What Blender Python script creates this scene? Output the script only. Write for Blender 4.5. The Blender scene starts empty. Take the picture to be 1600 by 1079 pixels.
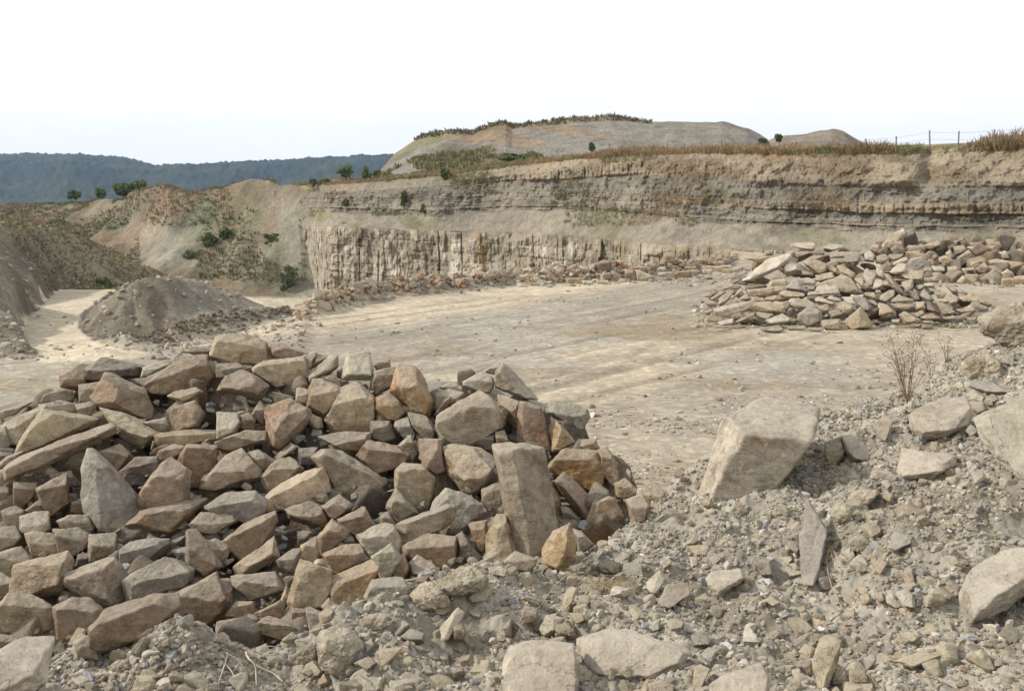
import bpy, math, random
import numpy as np
R = np.random.RandomState(7)
random.seed(7)
sc = bpy.context.scene
# ---------------- camera ----------------
PITCH = math.atan(239.5/1570.0); CT, ST = math.cos(PITCH), math.sin(PITCH)
CAM = np.array([0.0, 0.0, 4.5]); FPX = 1570.0
cd = bpy.data.cameras.new("camera"); cam = bpy.data.objects.new("camera", cd)
sc.collection.objects.link(cam); sc.camera = cam
cam.location = CAM; cam.rotation_euler = (math.pi/2-PITCH, 0, 0)
cd.sensor_width = 36.0; cd.lens = FPX/1600*36.0; cd.clip_start = 0.1; cd.clip_end = 9000
# ---------------- sky, sun, exposure ----------------
SUN = np.array([-0.80, 0.04, 0.60]); SUN /= np.linalg.norm(SUN)
w = bpy.data.worlds.new("World"); sc.world = w; w.use_nodes = True
nt = w.node_tree; nt.nodes.clear()
def nn(nt, t, **k):
    n = nt.nodes.new(t)
    for a, b in k.items(): setattr(n, a, b)
    return n
out = nn(nt, 'ShaderNodeOutputWorld'); bg = nn(nt, 'ShaderNodeBackground')
sky = nn(nt, 'ShaderNodeTexSky', sky_type='NISHITA', sun_disc=False)
sky.sun_elevation = math.asin(SUN[2]); sky.sun_rotation = math.atan2(SUN[0], SUN[1])
sky.air_density = 1.4; sky.dust_density = 4.0; sky.ozone_density = 1.0
tc = nn(nt, 'ShaderNodeTexCoord'); mp = nn(nt, 'ShaderNodeMapping'); mp.inputs['Scale'].default_value = (1, 1, 3.2)
ns = nn(nt, 'ShaderNodeTexNoise'); ns.inputs['Scale'].default_value = 2.3; ns.inputs['Detail'].default_value = 6; ns.inputs['Roughness'].default_value = 0.55
rp = nn(nt, 'ShaderNodeValToRGB'); rp.color_ramp.elements[0].position = 0.30; rp.color_ramp.elements[0].color = (0.92,)*3+(1,)
rp.color_ramp.elements[1].position = 0.62; rp.color_ramp.elements[1].color = (0.97,)*3+(1,)
mx = nn(nt, 'ShaderNodeMixRGB'); mx.inputs['Color2'].default_value = (13.2, 13.2, 13.2, 1)
nt.links.new(tc.outputs['Generated'], mp.inputs['Vector']); nt.links.new(mp.outputs['Vector'], ns.inputs['Vector'])
sz_ = nn(nt, 'ShaderNodeSeparateXYZ'); nt.links.new(tc.outputs['Generated'], sz_.inputs[0])
el = nn(nt, 'ShaderNodeValToRGB'); el.color_ramp.elements[0].position = 0.36; el.color_ramp.elements[0].color = (1, 1, 1, 1)
el.color_ramp.elements[1].position = 0.85; el.color_ramp.elements[1].color = (0.5,)*3+(1,)
mm = nn(nt, 'ShaderNodeMath', operation='MULTIPLY')
nt.links.new(sz_.outputs['Z'], el.inputs['Fac']); nt.links.new(el.outputs['Color'], mm.inputs[0])
nt.links.new(ns.outputs['Fac'], rp.inputs['Fac']); nt.links.new(rp.outputs['Color'], mm.inputs[1]); nt.links.new(mm.outputs[0], mx.inputs['Fac'])
n2_ = nn(nt, 'ShaderNodeTexNoise'); n2_.inputs['Scale'].default_value = 1.7; n2_.inputs['Detail'].default_value = 7; n2_.inputs['Roughness'].default_value = 0.6
r2_ = nn(nt, 'ShaderNodeValToRGB'); r2_.color_ramp.elements[0].position = 0.36; r2_.color_ramp.elements[0].color = (0.92, 0.92, 0.92, 1); r2_.color_ramp.elements[1].position = 0.56; r2_.color_ramp.elements[1].color = (1, 1, 1, 1)
m2_ = nn(nt, 'ShaderNodeMixRGB', blend_type='MULTIPLY'); m2_.inputs['Fac'].default_value = 1; m2_.inputs['Color2'].default_value = (13.2, 13.2, 13.2, 1)
nt.links.new(mp.outputs['Vector'], n2_.inputs['Vector']); nt.links.new(n2_.outputs['Fac'], r2_.inputs['Fac']); nt.links.new(r2_.outputs['Color'], m2_.inputs['Color1']); nt.links.new(m2_.outputs['Color'], mx.inputs['Color2'])
nt.links.new(sky.outputs['Color'], mx.inputs['Color1']); nt.links.new(mx.outputs['Color'], bg.inputs['Color'])
bg.inputs['Strength'].default_value = 0.10
nt.links.new(bg.outputs['Background'], out.inputs['Surface'])
sl = bpy.data.lights.new("sun", 'SUN'); so = bpy.data.objects.new("sun", sl); sc.collection.objects.link(so)
sl.energy = 3.9; sl.angle = math.radians(2.5); sl.color = (1.0, 0.945, 0.86)
from mathutils import Vector
so.rotation_euler = Vector(SUN).to_track_quat('Z', 'Y').to_euler()
sc.view_settings.view_transform = 'Standard'; sc.view_settings.look = 'None'
sc.view_settings.exposure = 0.0; sc.view_settings.gamma = 1.0
sc.cycles.max_bounces = 5; sc.cycles.diffuse_bounces = 3; sc.cycles.volume_bounces = 0
sc.cycles.use_denoising = True

# ---------------- helpers ----------------
def ray(px, py):
    """direction per unit of y for a pixel of the 1600 px wide photograph"""
    a = (np.asarray(px, float)-800)/FPX; b = (539.5-np.asarray(py, float))/FPX
    y = CT+b*ST
    return a/y, (-ST+b*CT)/y
def P(px, py, D):
    t, s = ray(px, py); return np.stack([t*D, D+0*t, 4.5+s*D], -1)
def pz(px, py, D): return float(P(px, py, D)[2])
def project(p):
    p = np.asarray(p, float)-CAM
    d = p[..., 1]*CT-p[..., 2]*ST; u = p[..., 1]*ST+p[..., 2]*CT
    return 800+FPX*p[..., 0]/d, 539.5-FPX*u/d
def hsh(i, j, k=0, s=0):
    n = (i.astype(np.int64)*374761393+j.astype(np.int64)*668265263+np.asarray(k).astype(np.int64)*2147483647+s*1274126177) & 0xffffffff
    n = ((n ^ (n >> 13))*1274126177) & 0xffffffff
    n = ((n ^ (n >> 15))*2246822519) & 0xffffffff
    return ((n ^ (n >> 16)) & 0xffffff)/float(0xffffff)
def vn2(x, y, s=0):
    x = np.asarray(x, float); y = np.asarray(y, float)
    xi, yi = np.floor(x), np.floor(y); fx, fy = x-xi, y-yi
    fx = fx*fx*(3-2*fx); fy = fy*fy*(3-2*fy)
    a = hsh(xi, yi, 0, s); b = hsh(xi+1, yi, 0, s); c = hsh(xi, yi+1, 0, s); d = hsh(xi+1, yi+1, 0, s)
    return (a*(1-fx)+b*fx)*(1-fy)+(c*(1-fx)+d*fx)*fy-0.5
def fbm2(x, y, o=4, s=0, g=0.5):
    r = 0; a = 1; f = 1
    for k in range(o):
        r = r+a*vn2(x*f+17.3*k, y*f+9.1*k, s+k); a *= g; f *= 2.03
    return r
def vn3(p, s=0):
    i = np.floor(p); f = p-i; f = f*f*(3-2*f); r = 0
    for dx in (0, 1):
        for dy in (0, 1):
            for dz in (0, 1):
                wgt = (f[:, 0] if dx else 1-f[:, 0])*(f[:, 1] if dy else 1-f[:, 1])*(f[:, 2] if dz else 1-f[:, 2])
                r = r+wgt*hsh(i[:, 0]+dx, i[:, 1]+dy, i[:, 2]+dz, s)
    return r-0.5
def fbm3(p, o=3, s=0, g=0.5):
    r = 0; a = 1; f = 1
    for k in range(o): r = r+a*vn3(p*f+3.7*k, s+k); a *= g; f *= 2.1
    return r
def cell2(x, y, s=0):
    """Worley: distance to the nearest point and that cell's random value"""
    xi, yi = np.floor(x), np.floor(y); best = np.full(np.shape(x), 9.0); val = np.zeros(np.shape(x))
    for dx in (-1, 0, 1):
        for dy in (-1, 0, 1):
            cx, cy = xi+dx, yi+dy
            d = np.hypot(cx+hsh(cx, cy, 0, s)-x, cy+hsh(cx, cy, 1, s)-y)
            m = d < best; best = np.where(m, d, best); val = np.where(m, hsh(cx, cy, 2, s), val)
    return best, val
def sst(a, b, x):
    t = np.clip((np.asarray(x, float)-a)/(b-a), 0, 1); return t*t*(3-2*t)
def mixc(c1, c2, f): return c1*(1-f[..., None])+np.asarray(c2, float)*f[..., None]
def col(*c): return np.array(c, float)

def mesh(name, V, F, mat=None, C=None, smooth=True, parent=None, color=None):
    """V (n,3); F (m,k) ints with k 3 or 4 (or list of such arrays); C (n,3) vertex colour"""
    me = bpy.data.meshes.new(name)
    Fs = F if isinstance(F, list) else [F]
    Fs = [np.asarray(f, np.int32) for f in Fs if len(f)]
    me.vertices.add(len(V)); me.vertices.foreach_set('co', np.ascontiguousarray(V, np.float32).ravel())
    loops = np.concatenate([f.ravel() for f in Fs]); tot = np.concatenate([np.full(len(f), f.shape[1], np.int32) for f in Fs])
    me.loops.add(len(loops)); me.loops.foreach_set('vertex_index', loops)
    me.polygons.add(len(tot)); me.polygons.foreach_set('loop_start', np.concatenate([[0], np.cumsum(tot)[:-1]]).astype(np.int32))
    me.polygons.foreach_set('loop_total', tot)
    me.polygons.foreach_set('use_smooth', np.full(len(tot), bool(smooth)))
    if C is not None:
        ca = me.color_attributes.new('Col', 'FLOAT_COLOR', 'POINT')
        ca.data.foreach_set('color', np.concatenate([C, np.ones((len(C), 1))], 1).astype(np.float32).ravel())
    me.update(); me.validate(clean_customdata=False)
    o = bpy.data.objects.new(name, me); sc.collection.objects.link(o)
    if mat: me.materials.append(mat)
    if parent is not None: o.parent = parent
    if color is not None: o.color = color
    return o
def tag(o, label, cat=None, group=None, kind=None):
    if label: o['label'] = label
    if cat: o['category'] = cat
    if group: o['group'] = group
    if kind: o['kind'] = kind
    return o
def ico(level):
    t = (1+5**.5)/2
    V = [(-1,t,0),(1,t,0),(-1,-t,0),(1,-t,0),(0,-1,t),(0,1,t),(0,-1,-t),(0,1,-t),(t,0,-1),(t,0,1),(-t,0,-1),(-t,0,1)]
    F = [(0,11,5),(0,5,1),(0,1,7),(0,7,10),(0,10,11),(1,5,9),(5,11,4),(11,10,2),(10,7,6),(7,1,8),(3,9,4),(3,4,2),(3,2,6),(3,6,8),(3,8,9),(4,9,5),(2,4,11),(6,2,10),(8,6,7),(9,8,1)]
    V = [np.array(v, float)/np.linalg.norm(v) for v in V]
    for _ in range(level):
        mid = {}; G = []
        def m(a, b):
            k = (min(a, b), max(a, b))
            if k not in mid:
                v = V[a]+V[b]; V.append(v/np.linalg.norm(v)); mid[k] = len(V)-1
            return mid[k]
        for a, b, c in F:
            x, y, z = m(a, b), m(b, c), m(c, a); G += [(a, x, z), (b, y, x), (c, z, y), (x, y, z)]
        F = G
    return np.array(V), np.array(F, np.int32)
ICO = {k: ico(k) for k in (0, 1, 2, 3, 4, 5)}

# ---------------- materials ----------------
def material(name, rough=0.95, spec=0.15):
    m = bpy.data.materials.new(name); m.use_nodes = True; t = m.node_tree
    b = t.nodes['Principled BSDF']; b.inputs['Roughness'].default_value = rough; b.inputs['Specular IOR Level'].default_value = spec
    return m, t, b
def noise(t, vec, scale, detail=5, rough=0.6):
    n = t.nodes.new('ShaderNodeTexNoise'); n.inputs['Scale'].default_value = scale
    n.inputs['Detail'].default_value = detail; n.inputs['Roughness'].default_value = rough
    t.links.new(vec, n.inputs['Vector']); return n.outputs['Fac']
def ramp(t, fac, stops):
    r = t.nodes.new('ShaderNodeValToRGB'); e = r.color_ramp.elements
    while len(e) < len(stops): e.new(0.5)
    for k, (p, c) in enumerate(stops):
        e[k].position = p; e[k].color = (c, c, c, 1) if not hasattr(c, '__len__') else tuple(c)+(1,)
    t.links.new(fac, r.inputs['Fac']); return r.outputs['Color']
def mixn(t, mode, fac, a, b):
    n = t.nodes.new('ShaderNodeMixRGB'); n.blend_type = mode
    for s, v in (('Fac', fac), ('Color1', a), ('Color2', b)):
        if isinstance(v, (int, float)): n.inputs[s].default_value = v if s == 'Fac' else (v, v, v, 1)
        elif isinstance(v, tuple): n.inputs[s].default_value = v
        else: t.links.new(v, n.inputs[s])
    return n.outputs['Color']
def mth(t, op, a, b=None):
    n = t.nodes.new('ShaderNodeMath'); n.operation = op
    for k, v in enumerate((a, b)):
        if v is None: continue
        if isinstance(v, (int, float)): n.inputs[k].default_value = v
        else: t.links.new(v, n.inputs[k])
    return n.outputs[0]
def bump(t, b, h, dist, strength=1.0, prev=None):
    n = t.nodes.new('ShaderNodeBump'); n.inputs['Distance'].default_value = dist; n.inputs['Strength'].default_value = strength
    t.links.new(h, n.inputs['Height'])
    if prev is not None: t.links.new(prev, n.inputs['Normal'])
    t.links.new(n.outputs['Normal'], b.inputs['Normal']); return n.outputs['Normal']

def ground_mat(name, scales=(0.25, 2.5, 14.0), amp=0.5, bdist=0.03, bscale=12.0, speck=0.0):
    m, t, b = material(name)
    g = t.nodes.new('ShaderNodeNewGeometry').outputs['Position']
    a = t.nodes.new('ShaderNodeAttribute'); a.attribute_name = 'Col'
    c = a.outputs['Color']
    for s in scales:
        f = noise(t, g, s, 6, 0.65)
        c = mixn(t, 'MULTIPLY', 1.0, c, ramp(t, f, [(0.25, 1-amp*0.6), (0.5, 1.0), (0.75, 1+amp*0.45)]))
    if speck:
        v = t.nodes.new('ShaderNodeTexVoronoi'); v.inputs['Scale'].default_value = speck; t.links.new(g, v.inputs['Vector'])
        sp = mixn(t, 'MIX', 1.0, 0.0, v.outputs['Color'])
        s1 = t.nodes.new('ShaderNodeSeparateColor'); t.links.new(sp, s1.inputs['Color'])
        c = mixn(t, 'MULTIPLY', 1.0, c, ramp(t, s1.outputs['Red'], [(0.0, 0.85), (0.75, 1.03), (0.95, 1.25)]))
    t.links.new(c, b.inputs['Base Color'])
    bump(t, b, noise(t, g, bscale, 8, 0.7), bdist)
    return m
def stone_mat(name='weathered_stone', dust=0.55):
    m, t, b = material(name, 0.9, 0.2)
    tcn = t.nodes.new('ShaderNodeTexCoord'); oi = t.nodes.new('ShaderNodeObjectInfo')
    off = t.nodes.new('ShaderNodeVectorMath'); off.operation = 'MULTIPLY_ADD'
    cmb = t.nodes.new('ShaderNodeCombineXYZ')
    for k, q in enumerate((37.0, 61.0, 83.0)): t.links.new(mth(t, 'MULTIPLY', oi.outputs['Random'], q), cmb.inputs[k])
    ad = t.nodes.new('ShaderNodeVectorMath'); ad.operation = 'ADD'
    t.links.new(tcn.outputs['Object'], ad.inputs[0]); t.links.new(cmb.outputs[0], ad.inputs[1]); v = ad.outputs[0]
    c = oi.outputs['Color']
    n1 = noise(t, v, 3.0, 5, 0.6); n2 = noise(t, v, 14.0, 7, 0.7); n3 = noise(t, v, 60.0, 4, 0.7)
    c = mixn(t, 'MULTIPLY', 1.0, c, ramp(t, n1, [(0.30, (0.66, 0.58, 0.50)), (0.5, (1, 1, 1)), (0.70, (1.22, 1.22, 1.20))]))
    c = mixn(t, 'MULTIPLY', 1.0, c, ramp(t, n2, [(0.30, 0.66), (0.5, 1.0), (0.72, 1.42)]))
    c = mixn(t, 'MULTIPLY', 1.0, c, ramp(t, n3, [(0.3, 0.85), (0.5, 1.0), (0.72, 1.2)]))
    # rust patches where the object's alpha says so
    nr = noise(t, v, 2.1, 4, 0.65)
    rf = mth(t, 'MULTIPLY', ramp(t, nr, [(0.50, 0.0), (0.60, 1.0)]), mth(t, 'SUBTRACT', 1.0, oi.outputs['Alpha']))
    c = mixn(t, 'MIX', rf, c, (0.30, 0.155, 0.060, 1))
    # calcite scars
    nc = noise(t, v, 7.0, 8, 0.8)
    c = mixn(t, 'MIX', mth(t, 'MULTIPLY', ramp(t, nc, [(0.62, 0.0), (0.70, 1.0)]), 0.45), c, (0.52, 0.49, 0.44, 1))
    # settled dust on upward faces
    gn = t.nodes.new('ShaderNodeNewGeometry'); sx = t.nodes.new('ShaderNodeSeparateXYZ'); t.links.new(gn.outputs['Normal'], sx.inputs[0])
    df = mth(t, 'MULTIPLY', ramp(t, sx.outputs['Z'], [(0.35, 0.0), (0.85, 1.0)]), dust)
    df = mth(t, 'MULTIPLY', df, ramp(t, n2, [(0.35, 0.5), (0.6, 1.0)]))
    c = mixn(t, 'MIX', df, c, (0.40, 0.355, 0.285, 1))
    t.links.new(c, b.inputs['Base Color'])
    mpn = t.nodes.new('ShaderNodeMapping'); mpn.inputs['Scale'].default_value = (1.0, 1.6, 9.0); mpn.inputs['Rotation'].default_value = (0.5, 0.3, 0.2); t.links.new(v, mpn.inputs['Vector'])
    n4 = noise(t, mpn.outputs[0], 3.2, 4, 0.6)
    p = bump(t, b, n1, 0.05, 0.6)
    p = bump(t, b, ramp(t, n4, [(0.42, 0.0), (0.5, 0.8), (0.58, 1.0)]), 0.006, 0.6, p)
    vo_ = t.nodes.new('ShaderNodeTexVoronoi'); vo_.feature = 'DISTANCE_TO_EDGE'; vo_.inputs['Scale'].default_value = 3.6
    wv = mixn(t, 'MIX', 0.16, v, t.nodes.new('ShaderNodeTexNoise').outputs['Color']); t.links.new(wv, vo_.inputs['Vector'])
    crk = ramp(t, vo_.outputs['Distance'], [(0.0, 0.0), (0.022, 1.0)])
    p = bump(t, b, mixn(t, 'LIGHTEN', 1.0, crk, ramp(t, n1, [(0.45, 0.0), (0.52, 1.0)])), 0.012, 0.7, p)
    p = bump(t, b, n2, 0.026, 1.0, p)
    bump(t, b, n3, 0.006, 0.8, p)
    return m
def plain_mat(name, c, var=0.35, scale=8.0, rough=0.9):
    m, t, b = material(name, rough)
    g = t.nodes.new('ShaderNodeTexCoord').outputs['Object']
    t.links.new(mixn(t, 'MULTIPLY', 1.0, tuple(c)+(1,), ramp(t, noise(t, g, scale, 5), [(0.3, 1-var), (0.5, 1.0), (0.72, 1+var)])), b.inputs['Base Color'])
    return m
def attr_mat(name, rough=0.95, var=0.25, scale=30.0, translucent=False):
    m, t, b = material(name, rough)
    a = t.nodes.new('ShaderNodeAttribute'); a.attribute_name = 'Col'
    g = t.nodes.new('ShaderNodeNewGeometry').outputs['Position']
    t.links.new(mixn(t, 'MULTIPLY', 1.0, a.outputs['Color'], ramp(t, noise(t, g, scale, 4, 0.7), [(0.3, 1-var), (0.5, 1.0), (0.72, 1+var)])), b.inputs['Base Color'])
    return m
STONE = stone_mat(); FARSTONE = stone_mat('pale_quarry_stone', 0.35)
PEBBLE = attr_mat('pebble', 0.92, 0.3, 45.0)
SOIL = ground_mat('loose_soil', (0.8, 6.0, 40.0), 0.5, 0.012, 60.0)
DIRT = ground_mat('packed_dirt', (0.10, 0.7, 5.0, 30.0), 0.36, 0.03, 9.0, speck=6.0)
FAR = ground_mat('quarry_earth', (0.09, 0.5, 2.4, 9.0), 0.62, 0.22, 2.0)
ROCKFACE = ground_mat('bedded_rock', (0.15, 1.0, 5.0), 0.6, 0.28, 2.2)
LEAF = attr_mat('leaf', 0.8, 0.2, 3.0)
# ---- traced stones: outline corners in pixels of an enlarged crop; code; optional ridge; label ----
# line: colour[flags] x,y x,y ... [| x,y>x,y] [# short name] [@ full label]
HEAP_A = """
g 300,475 320,430 420,385 490,400 480,470 330,480
b 430,290 560,215 610,230 600,390 540,400 435,370 | 440,300>600,330
d 610,260 720,170 850,200 985,230 985,300 820,325 690,335 610,335 | 610,270>985,245 # blunt dark block @ blunt dark brown block lying wide on the heap top beside the haul road
g 555,365 700,340 680,480 560,475
r 655,440 745,285 850,330 990,400 1045,520 1040,600 960,610 800,545 690,510 | 835,330>790,520 # pink-faced boulder @ blocky boulder whose pinkish upper face catches the sun, perched on a broad flat slab
b 1020,380 1060,290 1180,230 1240,180 1420,160 1475,310 1400,370 1200,420 1080,410 | 1030,350>1430,200 # rough brown boulder @ large rough brown boulder with pitted face under the heap's crown
p 1000,240 1140,190 1190,215 1050,290 990,310
d 1200,190 1340,95 1475,125 1490,200 1400,170
g 1420,190 1510,200 1520,290 1460,280
t 1065,540 1080,500 1210,415 1350,385 1460,450 1450,520 1380,490 1210,515 1110,570 | 1070,520>1380,400 # arched slab @ arched tan slab bridging a gap with a small square block under it
b 1200,530 1350,470 1410,560 1370,670 1190,690 | 1330,480>1350,680
t 1010,720 1080,700 1350,670 1560,680 1600,700 1570,740 1250,780 1070,805 1030,770 | 1010,730>1580,690 # long thin slab @ long thin tan slab lying level across the heap over a small cube
g 1095,880 1110,820 1200,775 1275,790 1270,860 1180,880 1130,905 @ small rounded cube wedged just under the long thin level slab
t 660,600 665,540 700,520 860,560 1000,620 1170,690 1060,760 900,820 880,790 740,650 | 880,800>1150,710 # broad slab @ broad flat tan slab lying under the pink-faced boulder
g 1000,620 1150,590 1175,640 1160,690 1080,670
p 290,500 420,470 540,500 560,560 430,550 300,530
g 530,495 650,475 670,560 640,575 560,570
tf 135,860 200,700 300,530 430,555 650,590 600,650 350,770 | 290,540>650,595 # triangular slab @ big triangular tan slab resting along the top of a long squared beam stone
gf 75,930 110,900 430,740 725,635 765,700 740,760 560,830 380,940 210,1010 110,1067 | 90,920>725,645 # beam stone @ long squared beam-like stone slanting down under the triangular slab
g 0,560 50,530 290,450 290,490 120,560 30,640 0,620
p 30,640 110,590 280,505 300,530 215,690 175,770 90,770 60,720 | 50,700>280,530 # pale-edged stone @ long stone with a pale sunlit edge behind the triangular slab
g -20,690 30,650 75,770 40,800 -20,810
g 30,880 180,720 190,760 130,870 60,920 0,960 -20,900
d -20,825 100,840 30,900 -20,905
b 700,830 830,770 900,850 830,970 760,920
d 830,980 940,870 1080,860 1090,900 1030,1040 900,1060
qf 575,820 665,820 800,960 900,1090 1000,1200 985,1240 880,1350 820,1390 700,1370 615,1240 560,1090 585,960 | 650,830>720,1370 # pointed slab @ largest pointed grey slab, standing on its tip with a faint ochre corner
b 1240,910 1300,780 1490,790 1490,900 1470,1060 1330,1060 | 1290,800>1490,800
rf 975,1130 1040,1020 1110,920 1170,870 1300,970 1290,1150 1240,1300 1180,1320 1010,1200 | 1060,1000>1290,1000 # kite-shaped stone @ upright kite-shaped reddish-brown stone beside the tip of the pointed slab
g -20,960 120,930 110,1030 60,1067 -20,1050
d 350,980 480,960 560,1060 400,1080
"""
HEAP_B = """
tf -31,180 0,80 110,55 210,60 320,110 345,210 240,300 100,250 -20,240 | 0,100>330,140 # double-humped boulder @ smooth double-humped pale boulder crowning the very top of the heap
g 0,260 140,255 215,310 190,345 60,350 0,370
r 375,120 440,115 620,185 580,215 460,235 400,215 @ flat rust-brown slab just behind the double-humped crowning boulder
t 260,290 350,240 590,215 620,370 560,385 410,420 270,330 | 260,280>600,230 # yellowish block @ yellowish block with one wide smooth face close under the heap's crown
p 595,200 690,180 620,320 605,250
r 690,190 770,200 700,270 640,300
g 625,330 720,260 830,205 830,280 760,350 650,400
d 830,310 890,290 880,370 830,350
p 900,210 1050,180 1070,380 1010,400 900,370 860,370 | 900,350>1060,370 # pale upright wedge @ pale wedge standing upright on the crest with its flat top to the road
p 1050,180 1100,340 1070,390 1040,300
g 1090,270 1190,225 1200,280 1110,310
g 1080,320 1230,280 1260,320 1240,400 1100,480 1060,440
of 1210,445 1260,255 1400,300 1430,370 1495,490 1460,620 1300,540 | 1220,440>1440,400 # orange-topped block @ orange-topped block with a dark shaded front, highest on the crest behind
b 0,480 60,360 160,310 290,370 390,460 380,530 290,510 240,590 120,605 0,590 | 10,470>290,400 # craggy brown boulder @ craggy brown boulder with a rough pitted face under the yellowish block
g 380,430 500,480 540,490 430,530 395,520
b 240,600 290,520 340,560 310,680 240,620
p 550,420 630,440 620,540 545,520
tf 625,540 660,370 720,370 860,430 910,500 740,630 640,580 | 650,480>840,440 # layered stone @ chunky tan stone with layered ridges leaning on a bright-topped block
p 720,350 810,330 860,400 840,430
d 850,370 900,360 910,410 860,420
t 870,430 960,395 1075,480 1080,640 1055,740 820,740 765,640 | 880,530>1075,480 # bright-topped block @ big tan block with a bright sloping top and a smooth square front
o 1085,510 1190,455 1250,500 1300,600 1220,690 1160,640 1080,620 @ ochre-stained chunk sitting between the bright-topped block and the orange-topped one
g 1070,660 1190,660 1235,780 1160,800 1060,770
q 1240,660 1320,635 1370,750 1350,780 1300,780 1230,700
g 1330,600 1440,620 1520,710 1500,780 1430,780 1350,700 | 1340,690>1500,720
g 1260,540 1400,580 1440,620 1330,610 1270,580
rf 335,570 500,510 635,590 640,650 560,740 455,850 360,790 | 545,530>370,780 # tan wedge @ steep tan wedge with a pinkish sunlit flank, point down, below the craggy boulder
g 340,790 460,850 620,690 660,710 630,790 500,890 420,920 350,880
t 640,600 720,640 730,700 680,720 640,680
g 690,770 870,735 1050,740 1050,800 950,920 870,870 690,860
b 975,900 1050,795 1240,830 1340,890 1290,960 1120,1010 | 1000,850>1330,880
g 1250,830 1340,755 1390,880 1350,930
r 1395,790 1560,790 1590,1000 1510,1030 1430,990 | 1560,790>1440,990 # reddish cube @ reddish square-sided block standing between the round boulder and the leaning slabs
g 665,910 730,865 870,870 1000,960 1170,1060 1060,1210 980,1250 845,1165 740,1020 | 720,880>1150,1060 # long leaning slab @ long grey slab leaning downhill across the middle of the heap
d 560,850 690,840 680,960 570,960
b 400,930 500,905 590,990 500,1080 360,1145 310,1040
g 210,880 290,860 410,940 410,1000 370,1030 280,990
p 0,600 130,600 160,670 120,750 0,790 | 0,720>140,700
b 165,620 220,600 260,640 255,720 170,700
b 0,800 200,725 320,735 340,880 210,890 100,870 0,900
r -60,1040 60,900 150,850 290,1010 290,1060 150,1110 0,1140 -100,1120 | -40,1010>270,1000
t 330,1200 420,1110 600,1010 725,985 765,1142 680,1180 470,1265 330,1270 | 340,1200>730,1000 # long trapezoid stone @ long trapezoid tan stone lying over a deep dark gap
tf 1240,1010 1290,955 1420,975 1500,1060 1490,1140 1460,1250 1410,1290 1330,1220 1240,1120 | 1250,1010>1430,975 # smooth oval slab @ smooth oval tan slab propped upright above the dark beam
g 1180,1230 1240,1120 1330,1220 1390,1290 1260,1355 1175,1260
"""
HEAP_C = """
p 200,250 330,180 400,230 400,290 370,350 300,320 200,310
p 30,290 120,250 190,290 180,330 100,320
g 430,330 430,190 480,125 590,230 700,360 700,400 600,360 | 440,180>600,350 # crested boulder @ sharp crested boulder pointing up at the quarry end of the crest
p 330,180 430,120 470,140 410,200
gf 30,480 150,410 290,320 400,390 450,470 450,560 270,680 200,710 60,650 20,570 | 60,470>400,390 # round pale boulder @ largest round pale boulder standing out on the heap's upper slope
t 375,360 430,335 575,390 580,560 520,610 450,560 440,440
g 0,330 90,300 200,330 60,430 0,440
g 0,470 60,380 130,350 180,380 60,450 20,520 0,560
r 600,395 740,440 780,480 800,700 820,780 770,830 620,700 575,690 585,480 | 600,400>620,700 # tall tan slab @ tall upright tan slab with a smooth sunlit face
q 780,440 860,345 980,410 1050,420 1065,500 1000,600 900,540 790,500 | 780,450>1040,510 # rough grey bar @ rough grey bar-shaped block overhanging the floor at the heap's end
o 800,560 850,505 890,560 990,630 990,700 870,730 820,760 | 880,560>830,740
t 1010,700 1020,650 1110,650 1140,710 1050,730
o 780,880 840,780 910,720 1120,740 1165,880 1150,970 1060,1020 960,960 850,920 | 860,790>1130,790 # rounded ochre block @ rounded ochre-brown block with a rough rusty front and smooth top
t 1130,740 1190,700 1240,780 1280,930 1250,1000 1170,900
d 270,680 370,590 420,620 410,750 310,710
b 415,600 480,590 525,690 430,710
t 70,700 200,700 300,720 410,790 460,850 460,900 320,990 290,1040 200,1010 110,900 | 180,980>450,850 # snapped slab @ broad tan slab with a snapped corner lying below the round pale boulder
gF 415,720 530,700 740,750 780,870 835,1220 790,1400 650,1545 560,1510 530,1360 | 545,740>650,1330 # tall pillar stone @ tallest pillar-like stone of the heap, with a bright narrow flank
g 330,1000 440,950 500,990 540,1115 470,1170 400,1165 330,1090
b 835,950 900,885 1110,1080 1045,1225 930,1090 | 850,960>1050,1200 # slanting dark plank stone @ slanting dark plank-like stone below the rounded ochre block
o 760,980 800,960 870,1060 880,1190 840,1210 780,1100
r 1030,1290 1100,1100 1200,1055 1250,1070 1310,1220 1290,1280 1150,1300 1090,1345 | 1110,1100>1130,1300 # cinnamon stone @ rough cinnamon-coloured stone at the heap's low end against the gravel bank
r 1330,1070 1440,1030 1490,1110 1460,1230 1370,1245
t 1250,960 1320,920 1420,1020 1330,1060 1260,1060
g 1320,860 1350,860 1400,980 1370,1000
t 1410,1000 1580,1000 1600,1080 1450,1130 1400,1040 | 1410,1030>1600,1050 @ flat tan rock at the heap's last corner beside the biggest boulder
of 745,1410 830,1290 930,1245 970,1360 970,1470 880,1560 760,1500 | 930,1250>880,1550 # rust-orange stone @ bright rust-orange stone at the foot of the pillar-like stone
g 960,1270 1020,1290 1100,1380 1000,1450
d 875,1120 920,1120 1040,1240 1000,1280 880,1220
o 230,1240 380,1210 400,1240 370,1340 380,1460 300,1420
tf 355,1330 430,1180 490,1185 530,1330 555,1430 480,1530 370,1530 | 430,1190>420,1530 # peaked tan stone @ peaked tan stone standing between the pillar and an ochre block
g 480,1500 560,1430 700,1480 690,1530 640,1575 540,1560
q 0,1080 80,1000 220,1040 325,1120 290,1200 140,1325 60,1300 -30,1160 | 60,1010>300,1130
d 140,1330 190,1300 330,1480 320,1520 160,1480
d 240,1220 330,1110 400,1200
"""
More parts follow.
